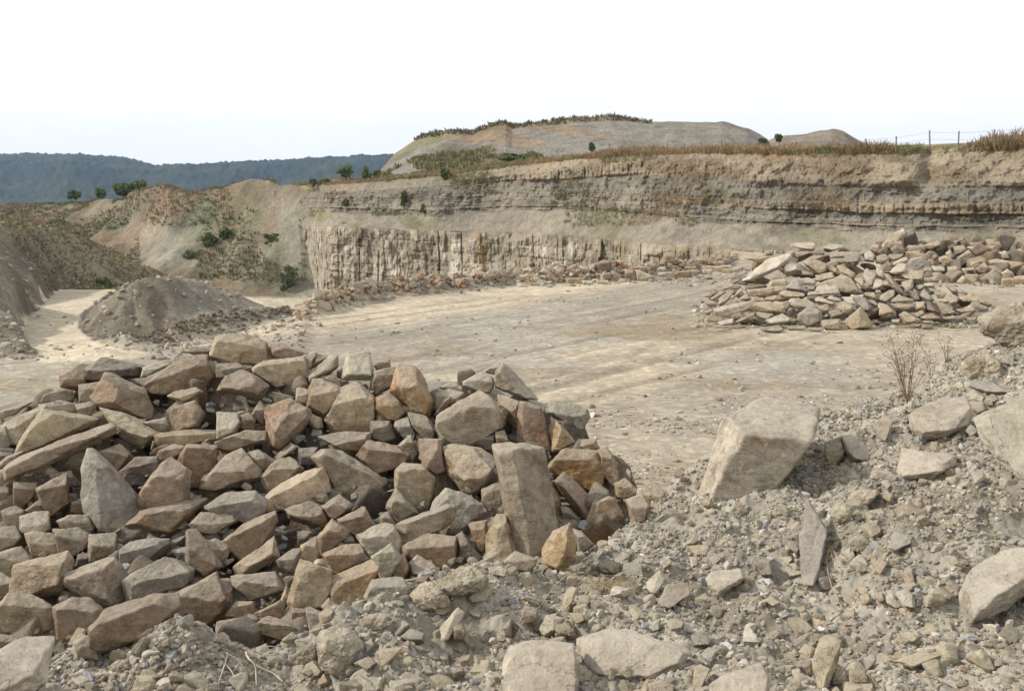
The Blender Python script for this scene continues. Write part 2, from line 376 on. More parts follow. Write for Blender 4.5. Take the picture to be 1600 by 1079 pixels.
HEAP_D = """
tf 105,740 120,640 430,550 470,600 460,830 400,835 280,860 110,820 | 400,560>420,830 # squared pale block @ squared yellowish-pale block with a chiselled face low on the heap
p 150,300 230,265 320,265 340,380 290,410 160,410 | 150,370>335,350 # small sunlit cube @ small sunlit cube with a flat pale front above a broken tan stone
t 185,420 240,405 350,420 420,460 410,560 350,590 250,590
g -20,560 120,510 200,590 110,740 80,740 -20,680
g -20,370 90,365 140,440 100,490 -20,545
g 15,260 100,225 160,260 150,380 60,370
b 270,110 460,0 520,60 555,140 480,200 490,280 430,320 390,310 320,220 | 280,110>490,70 # blocky brown stone @ blocky brown stone hanging under the beam stone beside the pointed slab
b 180,260 270,180 320,220 340,260 230,265
g 410,330 480,290 600,285 650,370 620,400 450,375
g 620,430 790,415 800,560 690,600 630,610
g 380,390 540,380 620,430 610,500 500,580 420,560
q 835,550 900,480 1050,450 1155,460 1150,520 1040,600 900,720 850,700 | 840,560>1150,470 # notched wedge @ wedge-shaped stone with a bluish notch near its thick end
g 465,680 500,650 680,610 760,575 860,700 915,830 900,890 780,930 730,980 600,870 480,820 | 690,610>760,960 # pale-lipped slab @ large leaning slab with a pale chipped upper lip beside the squared pale block
qf 880,740 940,690 1120,590 1200,600 1320,660 1320,720 1240,800 930,875 | 900,760>1320,690 # white-scratched block @ dark violet-grey block scraped with white scratches
rf 1175,540 1300,400 1360,395 1430,480 1530,630 1310,790 1300,650 | 1240,470>1500,640 # rust-smeared slab @ upright tan slab smeared with rust near the white-scratched block
t -20,960 60,840 200,850 380,950 385,1060 250,1100 60,1100 -20,1067 | 30,900>380,950
rf 385,930 500,870 600,870 720,970 690,1060 560,1120 430,1130 | 390,930>700,970 # rusty-footed stone @ dark stone with a rusty foot between two broad stones at the heap's base
b 665,1060 760,940 1000,860 1190,845 1210,950 1100,1050 950,1150 800,1200 680,1180 | 680,1050>1190,850 # long reddish stone @ long reddish stone half hidden behind the pointed gravel mound
b 1210,850 1480,700 1590,900 1540,990 1450,1060 1200,960
b 905,360 1000,250 1100,230 1400,150 1400,200 1290,330 1170,430 1060,400
g 1300,390 1400,270 1600,290 1630,330 1430,460 1370,400
b 1430,470 1500,455 1600,500 1580,570 1530,620
d 1180,470 1240,440 1300,420 1190,530
g -20,90 50,90 80,150 -20,200
b 100,60 240,70 230,150 150,240 110,200
d 540,560 600,550 620,630 530,640
d 500,200 550,180 590,250 550,280 500,260
g 20,700 100,750 100,840 -20,850 -20,690
g 520,1165 667,1100 690,1220 710,1300 555,1255
b -20,1110 100,1130 150,1180 60,1230 -20,1230
"""
HEAP_E = """
qof -62,227 49,138 240,124 320,182 320,258 196,360 62,302 -53,271 | -50,230>310,180 # ochre-patched boulder @ brown boulder with one bright ochre patch on its front
b 40,480 200,340 380,270 400,340 330,470 200,600 150,590 100,530 | 60,460>390,290
b 390,280 480,240 640,195 730,250 760,330 730,380 560,380 520,320 | 400,290>750,300
r 720,230 840,145 940,220 820,315 770,300
t 130,640 340,480 510,350 545,370 555,510 430,580 460,680 240,715 160,690 | 300,600>545,440 # ramp-shaped stone @ long ramp-shaped tan stone with a smooth sloping back
b 840,320 1010,235 1100,380 980,430 880,390
r 690,450 790,320 910,400 900,450 730,560
g 410,600 520,525 580,520 550,620 500,680 430,650
t 560,620 580,500 680,445 700,530 700,640 620,620
r 735,560 870,495 980,490 1040,590 830,690 790,660 | 740,560>1020,560
tF 500,880 570,610 780,680 790,750 740,910 640,935 540,925 | 570,620>520,900 # upright squared block @ upright squared tan block jutting out at the heap's foot
t 440,870 540,600 580,620 500,850 540,930 490,1020 445,990
oF 770,800 800,720 1050,605 1115,660 1060,760 990,880 890,935 790,870 | 780,790>1110,670 # ochre-topped wedge @ wedge with a sunlit ochre top and speckled front beside the upright squared block
pf 980,430 1150,350 1220,370 1270,480 1280,560 1100,640 1060,580 1010,510 | 990,450>1240,430 # mottled pale stone @ mottled pale stone with crusty face at the end of the dark beam
pF 1070,580 1200,490 1280,590 1190,720 1140,720
gF 1225,370 1280,330 1580,220 1640,240 1630,310 1560,380 1310,475 1265,470 | 1230,375>1610,235 # dark beam @ dark speckled beam-shaped block lying slantwise with squared ends
b 1290,500 1380,460 1460,420 1640,440 1640,600 1560,700 1400,620 1300,590 | 1300,520>1640,500
p 1330,620 1390,565 1510,640 1470,700 1360,690 | 1340,610>1490,680
qf 1030,860 1080,740 1270,725 1330,800 1310,880 1210,960 1090,930 | 1050,790>1300,780 # rust-capped block @ round block with white veins and a rust cap at the heap's foot
g 720,930 770,870 880,940 950,1060 900,1090 800,1000
q 615,940 650,930 880,1050 900,1090 650,1080
g 110,720 380,690 460,820 440,850 270,910 230,880 120,910 | 110,740>440,790
b 0,730 110,720 110,900 60,990 0,1000
b 60,980 130,890 240,890 260,990 150,1000
b 260,970 430,880 440,1000 330,1000
g 280,1040 350,990 480,1030 540,1060 480,1150 300,1100
d 550,400 660,400 600,510 555,510
g 0,1030 150,1000 180,1060 150,1130 0,1120
b 1220,590 1290,560 1330,660 1290,730 1210,720
g 1300,740 1480,700 1400,800 1330,830
r 520,930 640,940 640,1040 520,1030
g 1130,300 1180,260 1240,350 1220,370 1130,350
g -100,480 0,460 80,530 60,590 0,640
d 960,950 1080,930 1000,1010
"""
SLAB_G = """
p 450,545 720,330 910,285 920,330 850,400 600,530 | 460,540>860,385 # biggest tilted slab @ biggest slab of the pile, long and pale, tilted down towards the haul road
p 870,470 860,410 950,310 1000,370 1080,400 1040,450 910,490 | 870,460>1060,420 # notched slab @ pale slab with a notched upper edge beside the biggest tilted slab
g 1060,370 1120,320 1260,370 1260,440 1190,470 1090,400
t 500,320 690,290 730,310 600,350 @ thin tan slab jutting out from the pile's upper edge over the biggest slab
g 690,265 770,230 770,290 700,300
p 930,200 960,165 1150,170 1150,235 1060,240 # flat crown slab @ bright flat slab lying level on the very top of the slab pile
p 1240,220 1300,185 1450,190 1330,250 @ light pointed slab balanced on the pile top next to the bright flat one
r 980,270 1080,240 1110,270 1000,320
d 1100,250 1240,265 1240,290 1100,280
g 1300,290 1400,260 1559,260 1559,310 1330,320
g 1370,330 1559,300 1559,350 1390,370
t 1370,390 1420,385 1530,460 1510,510 1390,450
t 1150,520 1310,465 1340,500 1180,540
p 1000,515 1100,500 1170,540 1150,570 1040,570
q 890,590 980,510 1080,620 1060,640 900,630 | 890,600>1070,600 # roof-shaped slab @ grey roof-shaped slab facing the floor in the middle of the pile
t 730,540 880,510 900,570 740,580
g 740,480 880,470 880,505 760,515
g 1260,540 1400,500 1559,600 1559,660 1400,640 | 1270,560>1550,640
p 1165,620 1190,585 1360,570 1380,650 1190,665 | 1165,615>1370,600 # thick pale step slab @ thick pale slab like a step with a straight front edge
p 1090,650 1165,625 1180,665 1100,670
t 500,620 760,590 760,650 600,680 510,660 | 500,630>760,610 # thick tan slab @ thick tan slab bearing the biggest tilted slab
g 770,600 870,585 870,620 780,640
t 830,660 880,620 1050,650 1050,680 890,700
g 250,740 330,640 410,600 360,700 280,780
p 370,710 480,570 500,600 400,700
pf 230,800 260,780 560,715 580,730 500,810 310,860 240,845 | 235,815>570,745 # long low slab @ long low slab with a thick pale edge at the pile's foot beside the road
t 525,800 560,740 720,725 850,760 870,820 700,830
g 920,760 1000,690 1140,740 1150,780 1020,800
qf 1005,850 1110,765 1210,820 1210,910 1090,965 1010,900 | 1010,840>1200,830 # grey six-sided slab @ grey six-sided slab propped face-on at the pile's foot
g 510,850 600,820 580,870 520,890
g 600,860 630,820 770,840 700,900
pf 705,900 850,840 930,885 900,920 740,935 | 720,925>920,900 # bright wedge slab @ bright wedge slab lying flat low in front of the pile
p 250,920 390,880 390,930 280,955
g 400,920 510,860 520,890 420,945
g 150,880 250,900 240,920 150,910
g 650,980 820,940 865,1000 780,1020 680,1010 @ flat grey slab lying alone in front of the bright wedge slab
g 900,960 1060,945 1060,980 920,990
g 1220,900 1380,890 1400,990 1240,980
tf 1440,911 1583,785 1640,850 1690,935 1680,965 1500,990 | 1583,785>1560,985 # triangular front boulder @ big triangular tan slab standing at the front of the pile on the floor
g 1290,820 1400,780 1410,850 1320,890
g 1360,750 1440,720 1530,780 1440,850 1370,800
p 1160,700 1200,680 1340,740 1320,765 1180,730
p 1270,700 1310,670 1400,700 1400,740
g 100,680 200,630 240,640 180,690
g 160,700 290,620 320,640 220,720
g 100,830 200,790 200,820 150,845
g 120,720 230,730 240,760 150,760
g 270,610 380,560 400,580 300,630
g 380,540 440,510 450,540 390,560
g 240,980 350,975 350,995 250,1000
g 1100,965 1240,970 1220,1000 1110,1000
t 1270,410 1320,390 1370,420 1360,470 1290,440
t 700,690 800,660 780,720 700,720
g 590,690 680,680 690,720 600,730
g 1090,590 1160,580 1150,620 1090,620
t 450,700 520,650 560,700 480,720
g 1040,430 1140,460 1130,490 1040,480
g 1150,770 1280,750 1300,820 1230,830
d 860,740 910,720 930,770 880,830
"""
SLAB_H = """
p 165,440 200,340 280,440 250,540 205,575 # upright pale slab @ narrow pale slab standing on end in the middle of the pile's upper part
p 240,580 300,480 340,500 340,550 280,590
g 280,290 350,265 400,300 340,360 280,340
g 0,490 50,480 130,580 160,620 100,630 -20,600 | 0,590>150,615
t 80,480 150,480 190,560 180,590 130,550
p 270,370 340,370 340,490 300,470
g 350,440 400,450 520,600 510,640 420,560 # leaning plank slab @ dark grey plank-like slab leaning downhill beside two upright slabs
pf 410,430 480,350 550,360 540,430 450,450
p 420,350 540,290 560,320 440,370
qf 550,370 590,310 680,290 700,370 640,420 570,430 | 590,310>600,430 # pinkish-edged slab @ broad bluish slab with a pinkish edge near the top towards the block pile
g 500,440 600,410 690,420 690,510 560,490
g 400,270 520,270 500,300 400,340
p 510,520 600,495 610,560 560,620 520,560
d 590,640 620,560 690,680 620,690 # dark fin @ dark pointed fin of rock sticking up out of the pile
q 670,640 710,580 800,680 740,700
g 620,540 700,540 700,570 660,590
g 410,700 430,660 500,640 600,670 600,700
g 290,670 390,590 440,590 430,640 350,700
t 180,610 260,610 280,680 190,650
q 70,650 180,660 240,740 230,780 170,780
q 190,680 260,680 300,720 290,750
t 300,700 380,720 440,790 340,830 310,810
tf 490,810 540,780 660,850 670,880 540,890 | 500,870>660,870 # low kite slab @ kite-shaped tan slab lying low at the pile's front near the dry weed
g 600,800 690,770 710,800 660,840
g 680,830 770,800 850,840 740,860
t 640,700 710,690 700,760 640,770
d 720,700 760,690 850,790 840,810 730,770
g 810,680 900,720 990,790 950,800 870,790 | 820,700>980,780 # flat tail slab @ flat grey slab sloping down at the thin tail of the pile
g 700,480 820,470 830,510 730,520
g 690,370 770,390 780,420 700,430
p 780,370 890,380 880,420 790,430
g 870,510 1000,580 1010,640 960,620
q 1010,570 1090,610 1090,630 1010,610 @ dark narrow slab lying alone behind the tail of the pile
t 1030,650 1110,630 1190,650 1190,690 1060,690
g 1200,650 1310,720 1290,740 1210,710
g 1150,700 1280,750 1260,770 1170,760
g 1000,760 1140,740 1180,780 1050,790
g 880,820 1060,820 1060,850 900,850
g 1080,830 1170,830 1160,870 1085,865 @ small squared slab lying last in the tail near the earth clod
p 180,260 230,240 270,280 260,340 180,330
g 0,290 160,290 160,330 20,345
g 800,600 900,610 880,660 830,660
g 920,650 1010,640 1000,700 940,720
g 750,570 850,590 830,610 770,600
g 420,850 490,850 480,880 430,880
g 690,860 780,865 770,885 700,880
t 400,710 600,720 590,750 500,760
q 840,480 870,490 860,560 840,550
t 710,530 800,520 790,560 720,560
t -20,700 70,730 50,790 -20,810
"""
BLOCKS = """
pf 450,80 520,40 550,100 530,130 470,120 | 455,90>530,60 # topmost pale cube @ pale cube balanced topmost on the block pile under the cliff
p 335,190 380,130 430,150 400,210 350,230
t 400,170 500,150 520,230 420,240
t 530,240 570,190 640,190 640,240
t 700,190 830,150 850,190 780,230 720,220
d 800,230 850,170 880,220 830,250
o 690,290 750,240 790,250 720,320 # brown slanted bar @ brown slanted bar-shaped block just behind the slab pile
o 740,330 800,265 820,290 790,330
t 830,300 900,280 960,320 920,360 840,340
t 900,260 940,230 970,290 940,310
g 1000,310 1100,230 1150,290 1050,370 | 1000,300>1120,250 # grey kite block @ large grey kite-shaped block in the middle of the block pile
g 970,200 1060,190 1080,240 1000,280
d 1100,165 1240,160 1240,185 1100,190 # dark lintel @ thin dark slab lying like a lintel on top of the block pile
t 1190,240 1240,200 1340,190 1350,280 1230,320 | 1190,240>1340,210 # broad tan cube @ broad tan cube with a darker front below the dark lintel slab
p 1340,260 1430,240 1460,300 1390,310
t 1280,330 1360,310 1500,340 1480,400 1300,390 | 1280,340>1500,345 # wide tan block @ wide tan block spanning the middle of the block pile
t 1500,340 1590,350 1640,350 1640,430 1500,420
t 1500,240 1560,220 1640,280 1640,320 1510,310
t 1130,340 1200,330 1180,390 1130,380
p 1040,400 1150,385 1150,410 1060,430
g 1170,410 1240,340 1290,400 1250,440 1190,440
p 920,380 1000,380 1000,440 930,470 # end cube @ pale cube ending the block pile towards the slab pile
p 1000,450 1080,420 1060,450 1010,465
pf 1000,520 1050,460 1080,480 1060,535
tf 1080,450 1180,450 1180,535 1080,540 | 1080,460>1180,460 # square front cube @ clean square tan cube standing at the foot of the block pile
gf 1250,470 1330,400 1400,480 1390,540 1280,545 | 1330,400>1320,540 # gable-shaped block @ gable-shaped grey block at the foot of the block pile
p 1400,440 1450,400 1500,440 1460,480
tf 1405,490 1510,480 1510,565 1410,560 | 1405,500>1510,495
t 1520,470 1600,460 1640,480 1640,540 1530,530
t 540,250 660,240 680,300 600,310
t 640,200 690,180 720,220 680,240
r 1300,180 1370,150 1400,200 1350,230
t 1100,200 1190,200 1190,240 1130,240
g 1190,470 1250,470 1260,540 1190,530
g 900,180 1050,120 1055,135 920,220 @ thin slab leaning up at the top of the block pile against the cliff
t 240,190 300,180 290,250 240,240
"""
ROWS = """
t 90,350 110,325 180,310 185,365 100,370 | 95,340>180,325 # first row block @ tan block heading the stone row where the rubble berm begins
p 320,290 400,285 410,320 330,325 | 320,295>405,292
t 250,300 290,265 350,330 380,370 310,340
p 190,340 250,330 260,370 200,372
bf 600,250 650,225 700,230 695,290 640,320 600,300 | 600,250>700,240 # tall row boulder @ tall rounded boulder rising highest in the stone row at the floor's edge
p 465,270 530,290 600,300 600,325 520,325 | 470,290>600,315 # bent pale slab @ long bent pale slab beside the tallest row boulder
t 415,340 510,335 520,370 420,372 | 415,345>515,342
p 520,352 580,355 585,378 525,375
p 610,355 680,350 680,372 615,372
pf 855,285 930,310 985,335 870,345 | 855,290>980,335 # ramp slab @ pale wedge slab thinning to a point on the floor in the stone row
t 785,280 850,290 860,345 790,340
p 700,260 790,225 800,250 740,280 720,300
g 630,320 690,300 710,345 640,345
g 700,290 760,320 750,345 710,345
tf 1100,295 1195,290 1200,335 1105,330 | 1100,302>1198,297 # long squared row block @ long squared tan block lying on the floor in the stone row
p 990,300 1080,300 1080,330 1000,330
p 985,280 1010,265 1040,270 1035,290 1000,292
tf 1030,200 1060,175 1100,180 1100,240 1040,240 # orange standing block @ orange-tinted block standing high against the cliff foot
p 1270,285 1330,280 1330,310 1280,315
p 1390,260 1450,255 1455,275 1400,280
t 1395,280 1455,280 1455,305 1395,305
t 1290,260 1390,265 1390,295 1330,290
p 1340,235 1400,230 1410,255 1350,255
t 870,260 950,270 940,295 890,290
p 50,300 110,305 100,330 50,330
t 110,290 180,290 170,310 120,310
t 1200,285 1260,290 1250,310 1200,310
t 930,240 980,250 960,275
p 1460,275 1530,270 1500,300 1465,300 # last row block @ pale block ending the stone row next to the slab pile
t 1160,265 1230,265 1230,285 1165,285
p 330,240 380,235 370,270 330,270
t 425,265 470,260 470,290 430,290
p 240,360 270,345 290,375 250,378
"""
BANK_K = """
pc 510,790 640,690 860,650 905,780 860,850 720,930 580,940 520,870 | 530,870>890,790 # clod-covered boulder @ rounded boulder crusted with clods below the dry weed
p 945,800 960,780 1110,705 1300,640 1400,900 1350,1250 1245,1200 1070,1060 970,900 | 1100,705>980,860 # great grey boulder @ great smooth grey boulder at the picture's edge above the buried slab
q 895,600 920,550 1060,575 1165,620 1150,640 1000,640 | 895,620>1150,625 # flat bluish stone @ flat bluish stone lying on the bank between the earth clod and grey boulder
p 785,600 830,560 860,590 830,615
p 875,640 930,625 985,660 970,690 900,680
g 890,690 980,690 1000,740 940,780 905,750
t 985,690 1040,640 1090,680 1010,720
g 255,840 340,795 400,820 340,950 300,930 | 255,845>400,830 # tapering stone @ tapering pinkish-grey stone point down on the bank's upper edge
p 60,920 160,900 240,1000 240,1070 130,1075 80,1000 | 110,910>150,1070 # pale ridged stone @ pale stone with a lit ridge between the biggest boulder and flat embedded slab
g 860,880 900,840 950,880 900,920
g 785,920 830,895 840,930 800,950
g 640,950 690,950 690,1000 640,990
k 940,150 1090,60 1245,30 1400,60 1400,350 1245,400 1100,330 980,250 | 960,160>1400,150 # big earth clod @ huge crumbly earth clod overhanging the bank beside the slab pile's tail
k 880,400 1000,370 1080,420 1090,560 900,540 830,480 | 880,420>1090,440 @ weathered earth clod with grooved sides under the huge crumbly one
g 1100,390 1180,390 1180,470 1110,450
"""
BANK_L = """
p 680,340 720,170 860,200 1080,230 1080,320 900,430 750,450 690,400 | 700,410>1080,320 # flat embedded slab @ flat cream slab embedded in the bank below the clod-covered boulder
k 140,140 260,90 280,250 200,330 130,280
k 330,620 300,560 380,480 550,490 540,520 440,620 | 330,560>540,530
k 190,620 230,550 350,620 320,720 240,755 190,700 | 200,680>340,630 # dusty chunk @ dusty rounded chunk by the top of the half-buried upright slab
g 400,770 480,710 555,780 550,820 470,860
k 300,880 350,830 440,830 475,900 400,960 310,930
q 595,920 650,800 780,830 770,890 640,950 | 620,890>775,850 # bluish wedge @ bluish-grey wedge stone with a flat top below the flat embedded slab
p 245,970 330,905 355,990 300,1035 | 330,905>290,1035 # small white wedge @ small whitish wedge on the gravel beside a grass tuft
t 555,550 590,490 640,540 620,600
g 415,630 450,640 470,700 430,710
p 1210,370 1300,350 1310,410 1240,460
b 640,640 700,600 840,640 830,660 680,690
p 550,430 600,420 625,460 590,490
q 1200,590 1290,580 1300,620 1260,670 1220,640
"""
BANK_M = """
p 1195,340 1300,160 1480,35 1700,10 1700,280 1480,380 1300,510 1250,540 1240,430 | 1230,400>1700,160 # long curved boulder @ long pale curved boulder running off the picture low on the bank
tf 340,700 400,560 450,530 525,580 490,700 420,840 360,855 | 440,590>400,850 # upright tan stone @ upright tan stone with a sunlit flank low on the gravel bank
q 200,215 265,-40 265,-225 325,-290 430,-80 410,0 340,230 | 265,-200>250,220 # half-buried upright slab @ half-buried narrow slab running down the bank with a dusty middle
t 835,690 1000,630 1130,615 1120,660 930,730 | 850,690>1120,635 # thin protruding slab @ thin tan slab edge protruding from loose gravel
q 620,690 700,650 725,690 660,750
p 840,290 900,260 945,300 945,380 880,370 | 840,300>940,320
p 780,310 820,285 870,370 830,380 785,350
p 510,50 580,10 600,100 560,130
q 600,90 690,140 690,160 600,165
t 700,120 750,80 790,110 740,185
t 870,170 940,140 950,230 900,250
t 620,310 670,290 700,340 650,365
q -10,60 100,90 100,180 40,190 -10,120 # angular light stone @ angular light grey stone between the mottled long stone and the buried slab
k 240,690 340,680 340,780 260,780
k 440,740 540,740 550,830 450,830
k 560,740 660,750 665,820 560,825
t 50,330 100,310 145,345 100,365
t 255,640 300,590 360,620 330,665
p 1090,790 1200,820 1200,860 1110,820
r 710,310 750,290 770,330 730,345
q 770,600 830,600 820,650 780,640
"""
BANK_N = """
p 20,760 60,630 260,590 480,620 490,850 460,960 60,960 20,850 | 50,670>480,660 # broad pale boulder @ broad pale boulder with vertical ribs sunk in the bank beside a wide humped one
p 480,540 540,480 700,520 820,480 960,550 1130,620 1190,670 1130,770 930,830 760,820 600,790 490,650 | 520,580>1150,650 # wide humped boulder @ widest humped boulder lying across the near bank, cream with a rounded end
p 245,530 300,440 420,460 360,560 280,580 | 340,450>330,580
k 340,500 400,460 480,510 480,600 350,580
g 985,370 1050,250 1190,240 1190,310 1060,400 | 1040,260>1010,390 # leaning grey slab @ grey slab leaning in the gravel above the wide humped boulder
p 915,240 1010,155 1045,220 980,310 940,300 | 1010,160>950,300
p 1290,210 1330,170 1510,150 1545,220 1470,260 1370,320 1310,270 | 1300,230>1530,220 # mottled long stone @ pale long stone with a rounded back on the open gravel slope
q 755,190 780,115 890,120 900,200 | 760,150>895,150 # blue-grey chunk @ blue-grey chunk beside the dry grass tuft
k 595,140 650,85 760,110 750,190 640,180 # dusty hump @ dusty rounded hump of stone behind the dry grass tuft
g 410,260 430,190 490,200 490,260
t 395,370 420,280 490,270 470,340 410,410
g 475,400 500,320 570,320 550,400 480,415
g 125,480 160,380 245,400 240,480 150,500 # cut-faced stone @ grey stone with a flat cut face above the broad pale boulder
q 20,530 80,460 130,520 90,580
q 140,340 170,315 270,350 260,385
t 430,430 520,425 540,470 480,500
p 1000,110 1050,75 1085,110 1030,150
q 1200,570 1260,540 1335,590 1300,630 1210,635
q 1255,690 1310,640 1370,660 1320,760
t 1205,900 1220,770 1260,750 1325,780 1250,900 | 1220,780>1310,790 # small upright stone @ small upright tan stone beside the end of the wide humped boulder
p 1310,850 1400,820 1500,750 1640,730 1700,830 1640,960 1320,960 | 1330,880>1660,800 # sunken pale boulder @ sunken pale boulder with a dusty top at the picture's bottom edge
t 1045,500 1080,460 1160,480 1140,520 1070,530
t 1110,370 1140,320 1175,350 1160,390
g 1310,90 1350,55 1390,90 1340,130
t 1165,10 1300,0 1340,60 1230,70
g 690,420 740,390 760,430 710,440
t 930,870 1010,850 1100,880 1080,960 940,960
p 1190,80 1240,75 1240,130 1200,140
g 500,770 540,750 560,790 520,820
q 945,520 1010,460 1000,530 960,545
"""
BANK_O = """
q 895,460 960,405 1055,435 1050,500 950,500 | 900,470>1050,470 # whitish-violet stone @ small whitish-violet stone lying flat on the dark gravel
t 765,560 780,530 950,520 900,560 870,620 790,645 | 770,550>940,540 # brick-like stone @ tan brick-like stone beside the whitish-violet stone
g 1225,400 1290,370 1320,430 1280,490 1230,470
p 1150,400 1260,270 1310,310 1210,470 1160,480 | 1260,275>1170,480 # pale finger stone @ pale finger-shaped stone next to a round grey pebble
g 680,500 720,460 740,510 690,560
g 855,440 920,350 970,380 890,460
k 380,420 480,370 590,410 680,500 620,600 500,700 400,640 370,500 | 380,480>660,480 # crumbly soil clod @ crumbly soil clod with a dark hollow under it at the heap's foot
k 940,200 1050,110 1200,130 1220,280 1120,290 1000,280 | 950,220>1210,200 @ crumbly soil lump on the bank's edge beside the rust-capped block
g 610,620 700,580 760,620 700,670
p 580,760 640,690 720,740 760,790 620,796
g 1210,650 1300,650 1310,700 1240,720
k 1100,150 1210,40 1320,0 1440,50 1460,130 1340,200 1230,220 | 1110,150>1450,100 # dust-covered slab @ flat dust-covered slab sunk in the bank's edge with a rusty rim
p 1450,25 1520,10 1570,40 1550,80 1460,60
t 1320,210 1400,150 1500,130 1440,230 1350,240
q 1540,400 1600,340 1600,460 1560,450
k 630,350 760,300 860,320 760,420 640,420
t 1110,270 1170,240 1220,290 1180,320 1120,310
t 1270,590 1340,570 1330,640 1280,640
g 280,680 330,620 380,680 340,705
k 160,620 330,490 380,500 380,620 300,660
"""
BANK_P = """
p -80,640 -60,330 130,215 320,205 480,310 400,430 290,500 280,640 | -80,425>300,490 # flat-topped corner boulder @ flat-topped pale boulder with a shaded front at the heap's foot beside the gravel mound
p 1035,70 1070,50 1095,80 1060,110 # mound-top pebble @ pale pebble sitting on the very tip of the pointed gravel mound
p 900,150 930,125 990,150 940,190
t 1005,250 1050,225 1060,270 1020,285
g 1050,450 1090,430 1150,460 1140,500 1070,495
g 550,480 620,445 600,490
g 610,490 660,450 640,500
p 860,260 910,250 905,300 870,300
g 1210,440 1290,440 1290,490 1220,490
t 670,400 720,390 730,430 680,440
"""
# ======================= TERRAIN =======================
class TPS:
    def __init__(s, pts, vals, lam=1e-3):
        p = np.asarray(pts, float); v = np.asarray(vals, float); s.mu = p.mean(0); s.sd = p.std(0)+1e-9
        q = (p-s.mu)/s.sd; n = len(q); s.q = q
        K = s.k(q, q)+lam*np.eye(n); A = np.zeros((n+3, n+3)); Pm = np.c_[np.ones(n), q]
        A[:n, :n] = K; A[:n, n:] = Pm; A[n:, :n] = Pm.T
        s.w = np.linalg.solve(A, np.r_[v, 0, 0, 0])
    def k(s, a, b):
        d2 = ((a[:, None]-b[None])**2).sum(-1); return 0.5*d2*np.log(d2+1e-12)
    def __call__(s, x, y):
        sh = np.shape(x); q = (np.c_[np.ravel(x), np.ravel(y)]-s.mu)/s.sd; r = np.empty(len(q))
        for i in range(0, len(q), 50000):
            c = q[i:i+50000]; r[i:i+50000] = s.k(c, s.q)@s.w[:-3]+s.w[-3]+c@s.w[-2:]
        return r.reshape(sh)
def T_of(px): return (px-800)/FPX
# near spoil bank
BK = [(-150,1079,4.2),(0,1079,4.2),(0,1060,4.5),(130,1045,4.5),(200,1020,4.55),(270,972,4.65),(330,1012,4.8),(420,1062,4.6),(400,1100,4.3),(500,1020,4.9),(600,962,5.2),(700,905,5.6),
 (800,882,6.0),(930,866,6.6),(1010,808,7.6),(1070,778,8.2),(1180,745,8.2),(1280,672,8.9),(1400,656,9.4),(1440,616,9.9),(1530,560,10.2),(1600,545,10.0),(1750,520,10.0),
 (700,1079,4.2),(1000,1079,4.15),(1300,1079,4.1),(1600,1079,4.0),(1750,1079,4.0),(800,980,5.0),(1000,950,5.4),(1200,950,5.4),(1400,950,5.2),(1600,950,5.0),
 (1100,850,6.7),(1300,800,7.0),(1500,800,6.3),(1600,750,6.7),(1400,720,7.9),(1600,650,8.1),(700,1150,3.5),(1200,1150,3.5),(1600,1150,3.5),(0,1150,3.5)]
bp = np.array([P(*k) for k in BK]); BANK = TPS(bp[:, :2], bp[:, 2], 2e-3)
CR_PX = [-400, 0, 270, 400, 600, 700, 800, 930, 1010, 1070, 1180, 1280, 1440, 1530, 1600, 2000]
CR_D = [4.6, 4.75, 4.8, 4.75, 5.3, 5.7, 6.2, 6.9, 8.0, 8.6, 8.9, 9.5, 10.4, 10.8, 11.0, 12]
CR_T = [float(ray(p, 900)[0]) if p < 1000 else float(ray(p, 650)[0]) for p in CR_PX]
def heapD(px, py): return 7.4+(1000-np.asarray(py, float))/460.0*4.0+0*np.asarray(px, float)
hp = []
for px in range(-160, 1081, 60):
    top = np.interp(px, [-200, 0, 60, 140, 240, 380, 440, 600, 780, 870, 940, 1010, 1060], [640, 622, 602, 570, 560, 528, 540, 575, 580, 620, 680, 770, 800])
    for py in np.linspace(top+20, 1000, 6):
        D = heapD(px, py)+0.55; hp.append(P(px, py, D))
    D = heapD(px, top+20)+1.3; q = P(px, top+45, D); hp.append(q)
hp = np.array(hp); HEAP = TPS(hp[:, :2], hp[:, 2], 5e-3)
hT0, hT1 = float(ray(-170, 800)[0]), float(ray(1030, 800)[0])
def slabD(px, py): return np.minimum(33+(515-np.asarray(py, float))/130.0*7.0, 42)+0*np.asarray(px, float)
def blockD(px, py): return 49.5+(445-np.asarray(py, float))/80.0*6.0+0*np.asarray(px, float)
EDGE_PX = [470, 600, 700, 800, 1000, 1080, 1140, 1180]; EDGE_D = [38, 45, 48, 51, 54.5, 57, 64, 90]
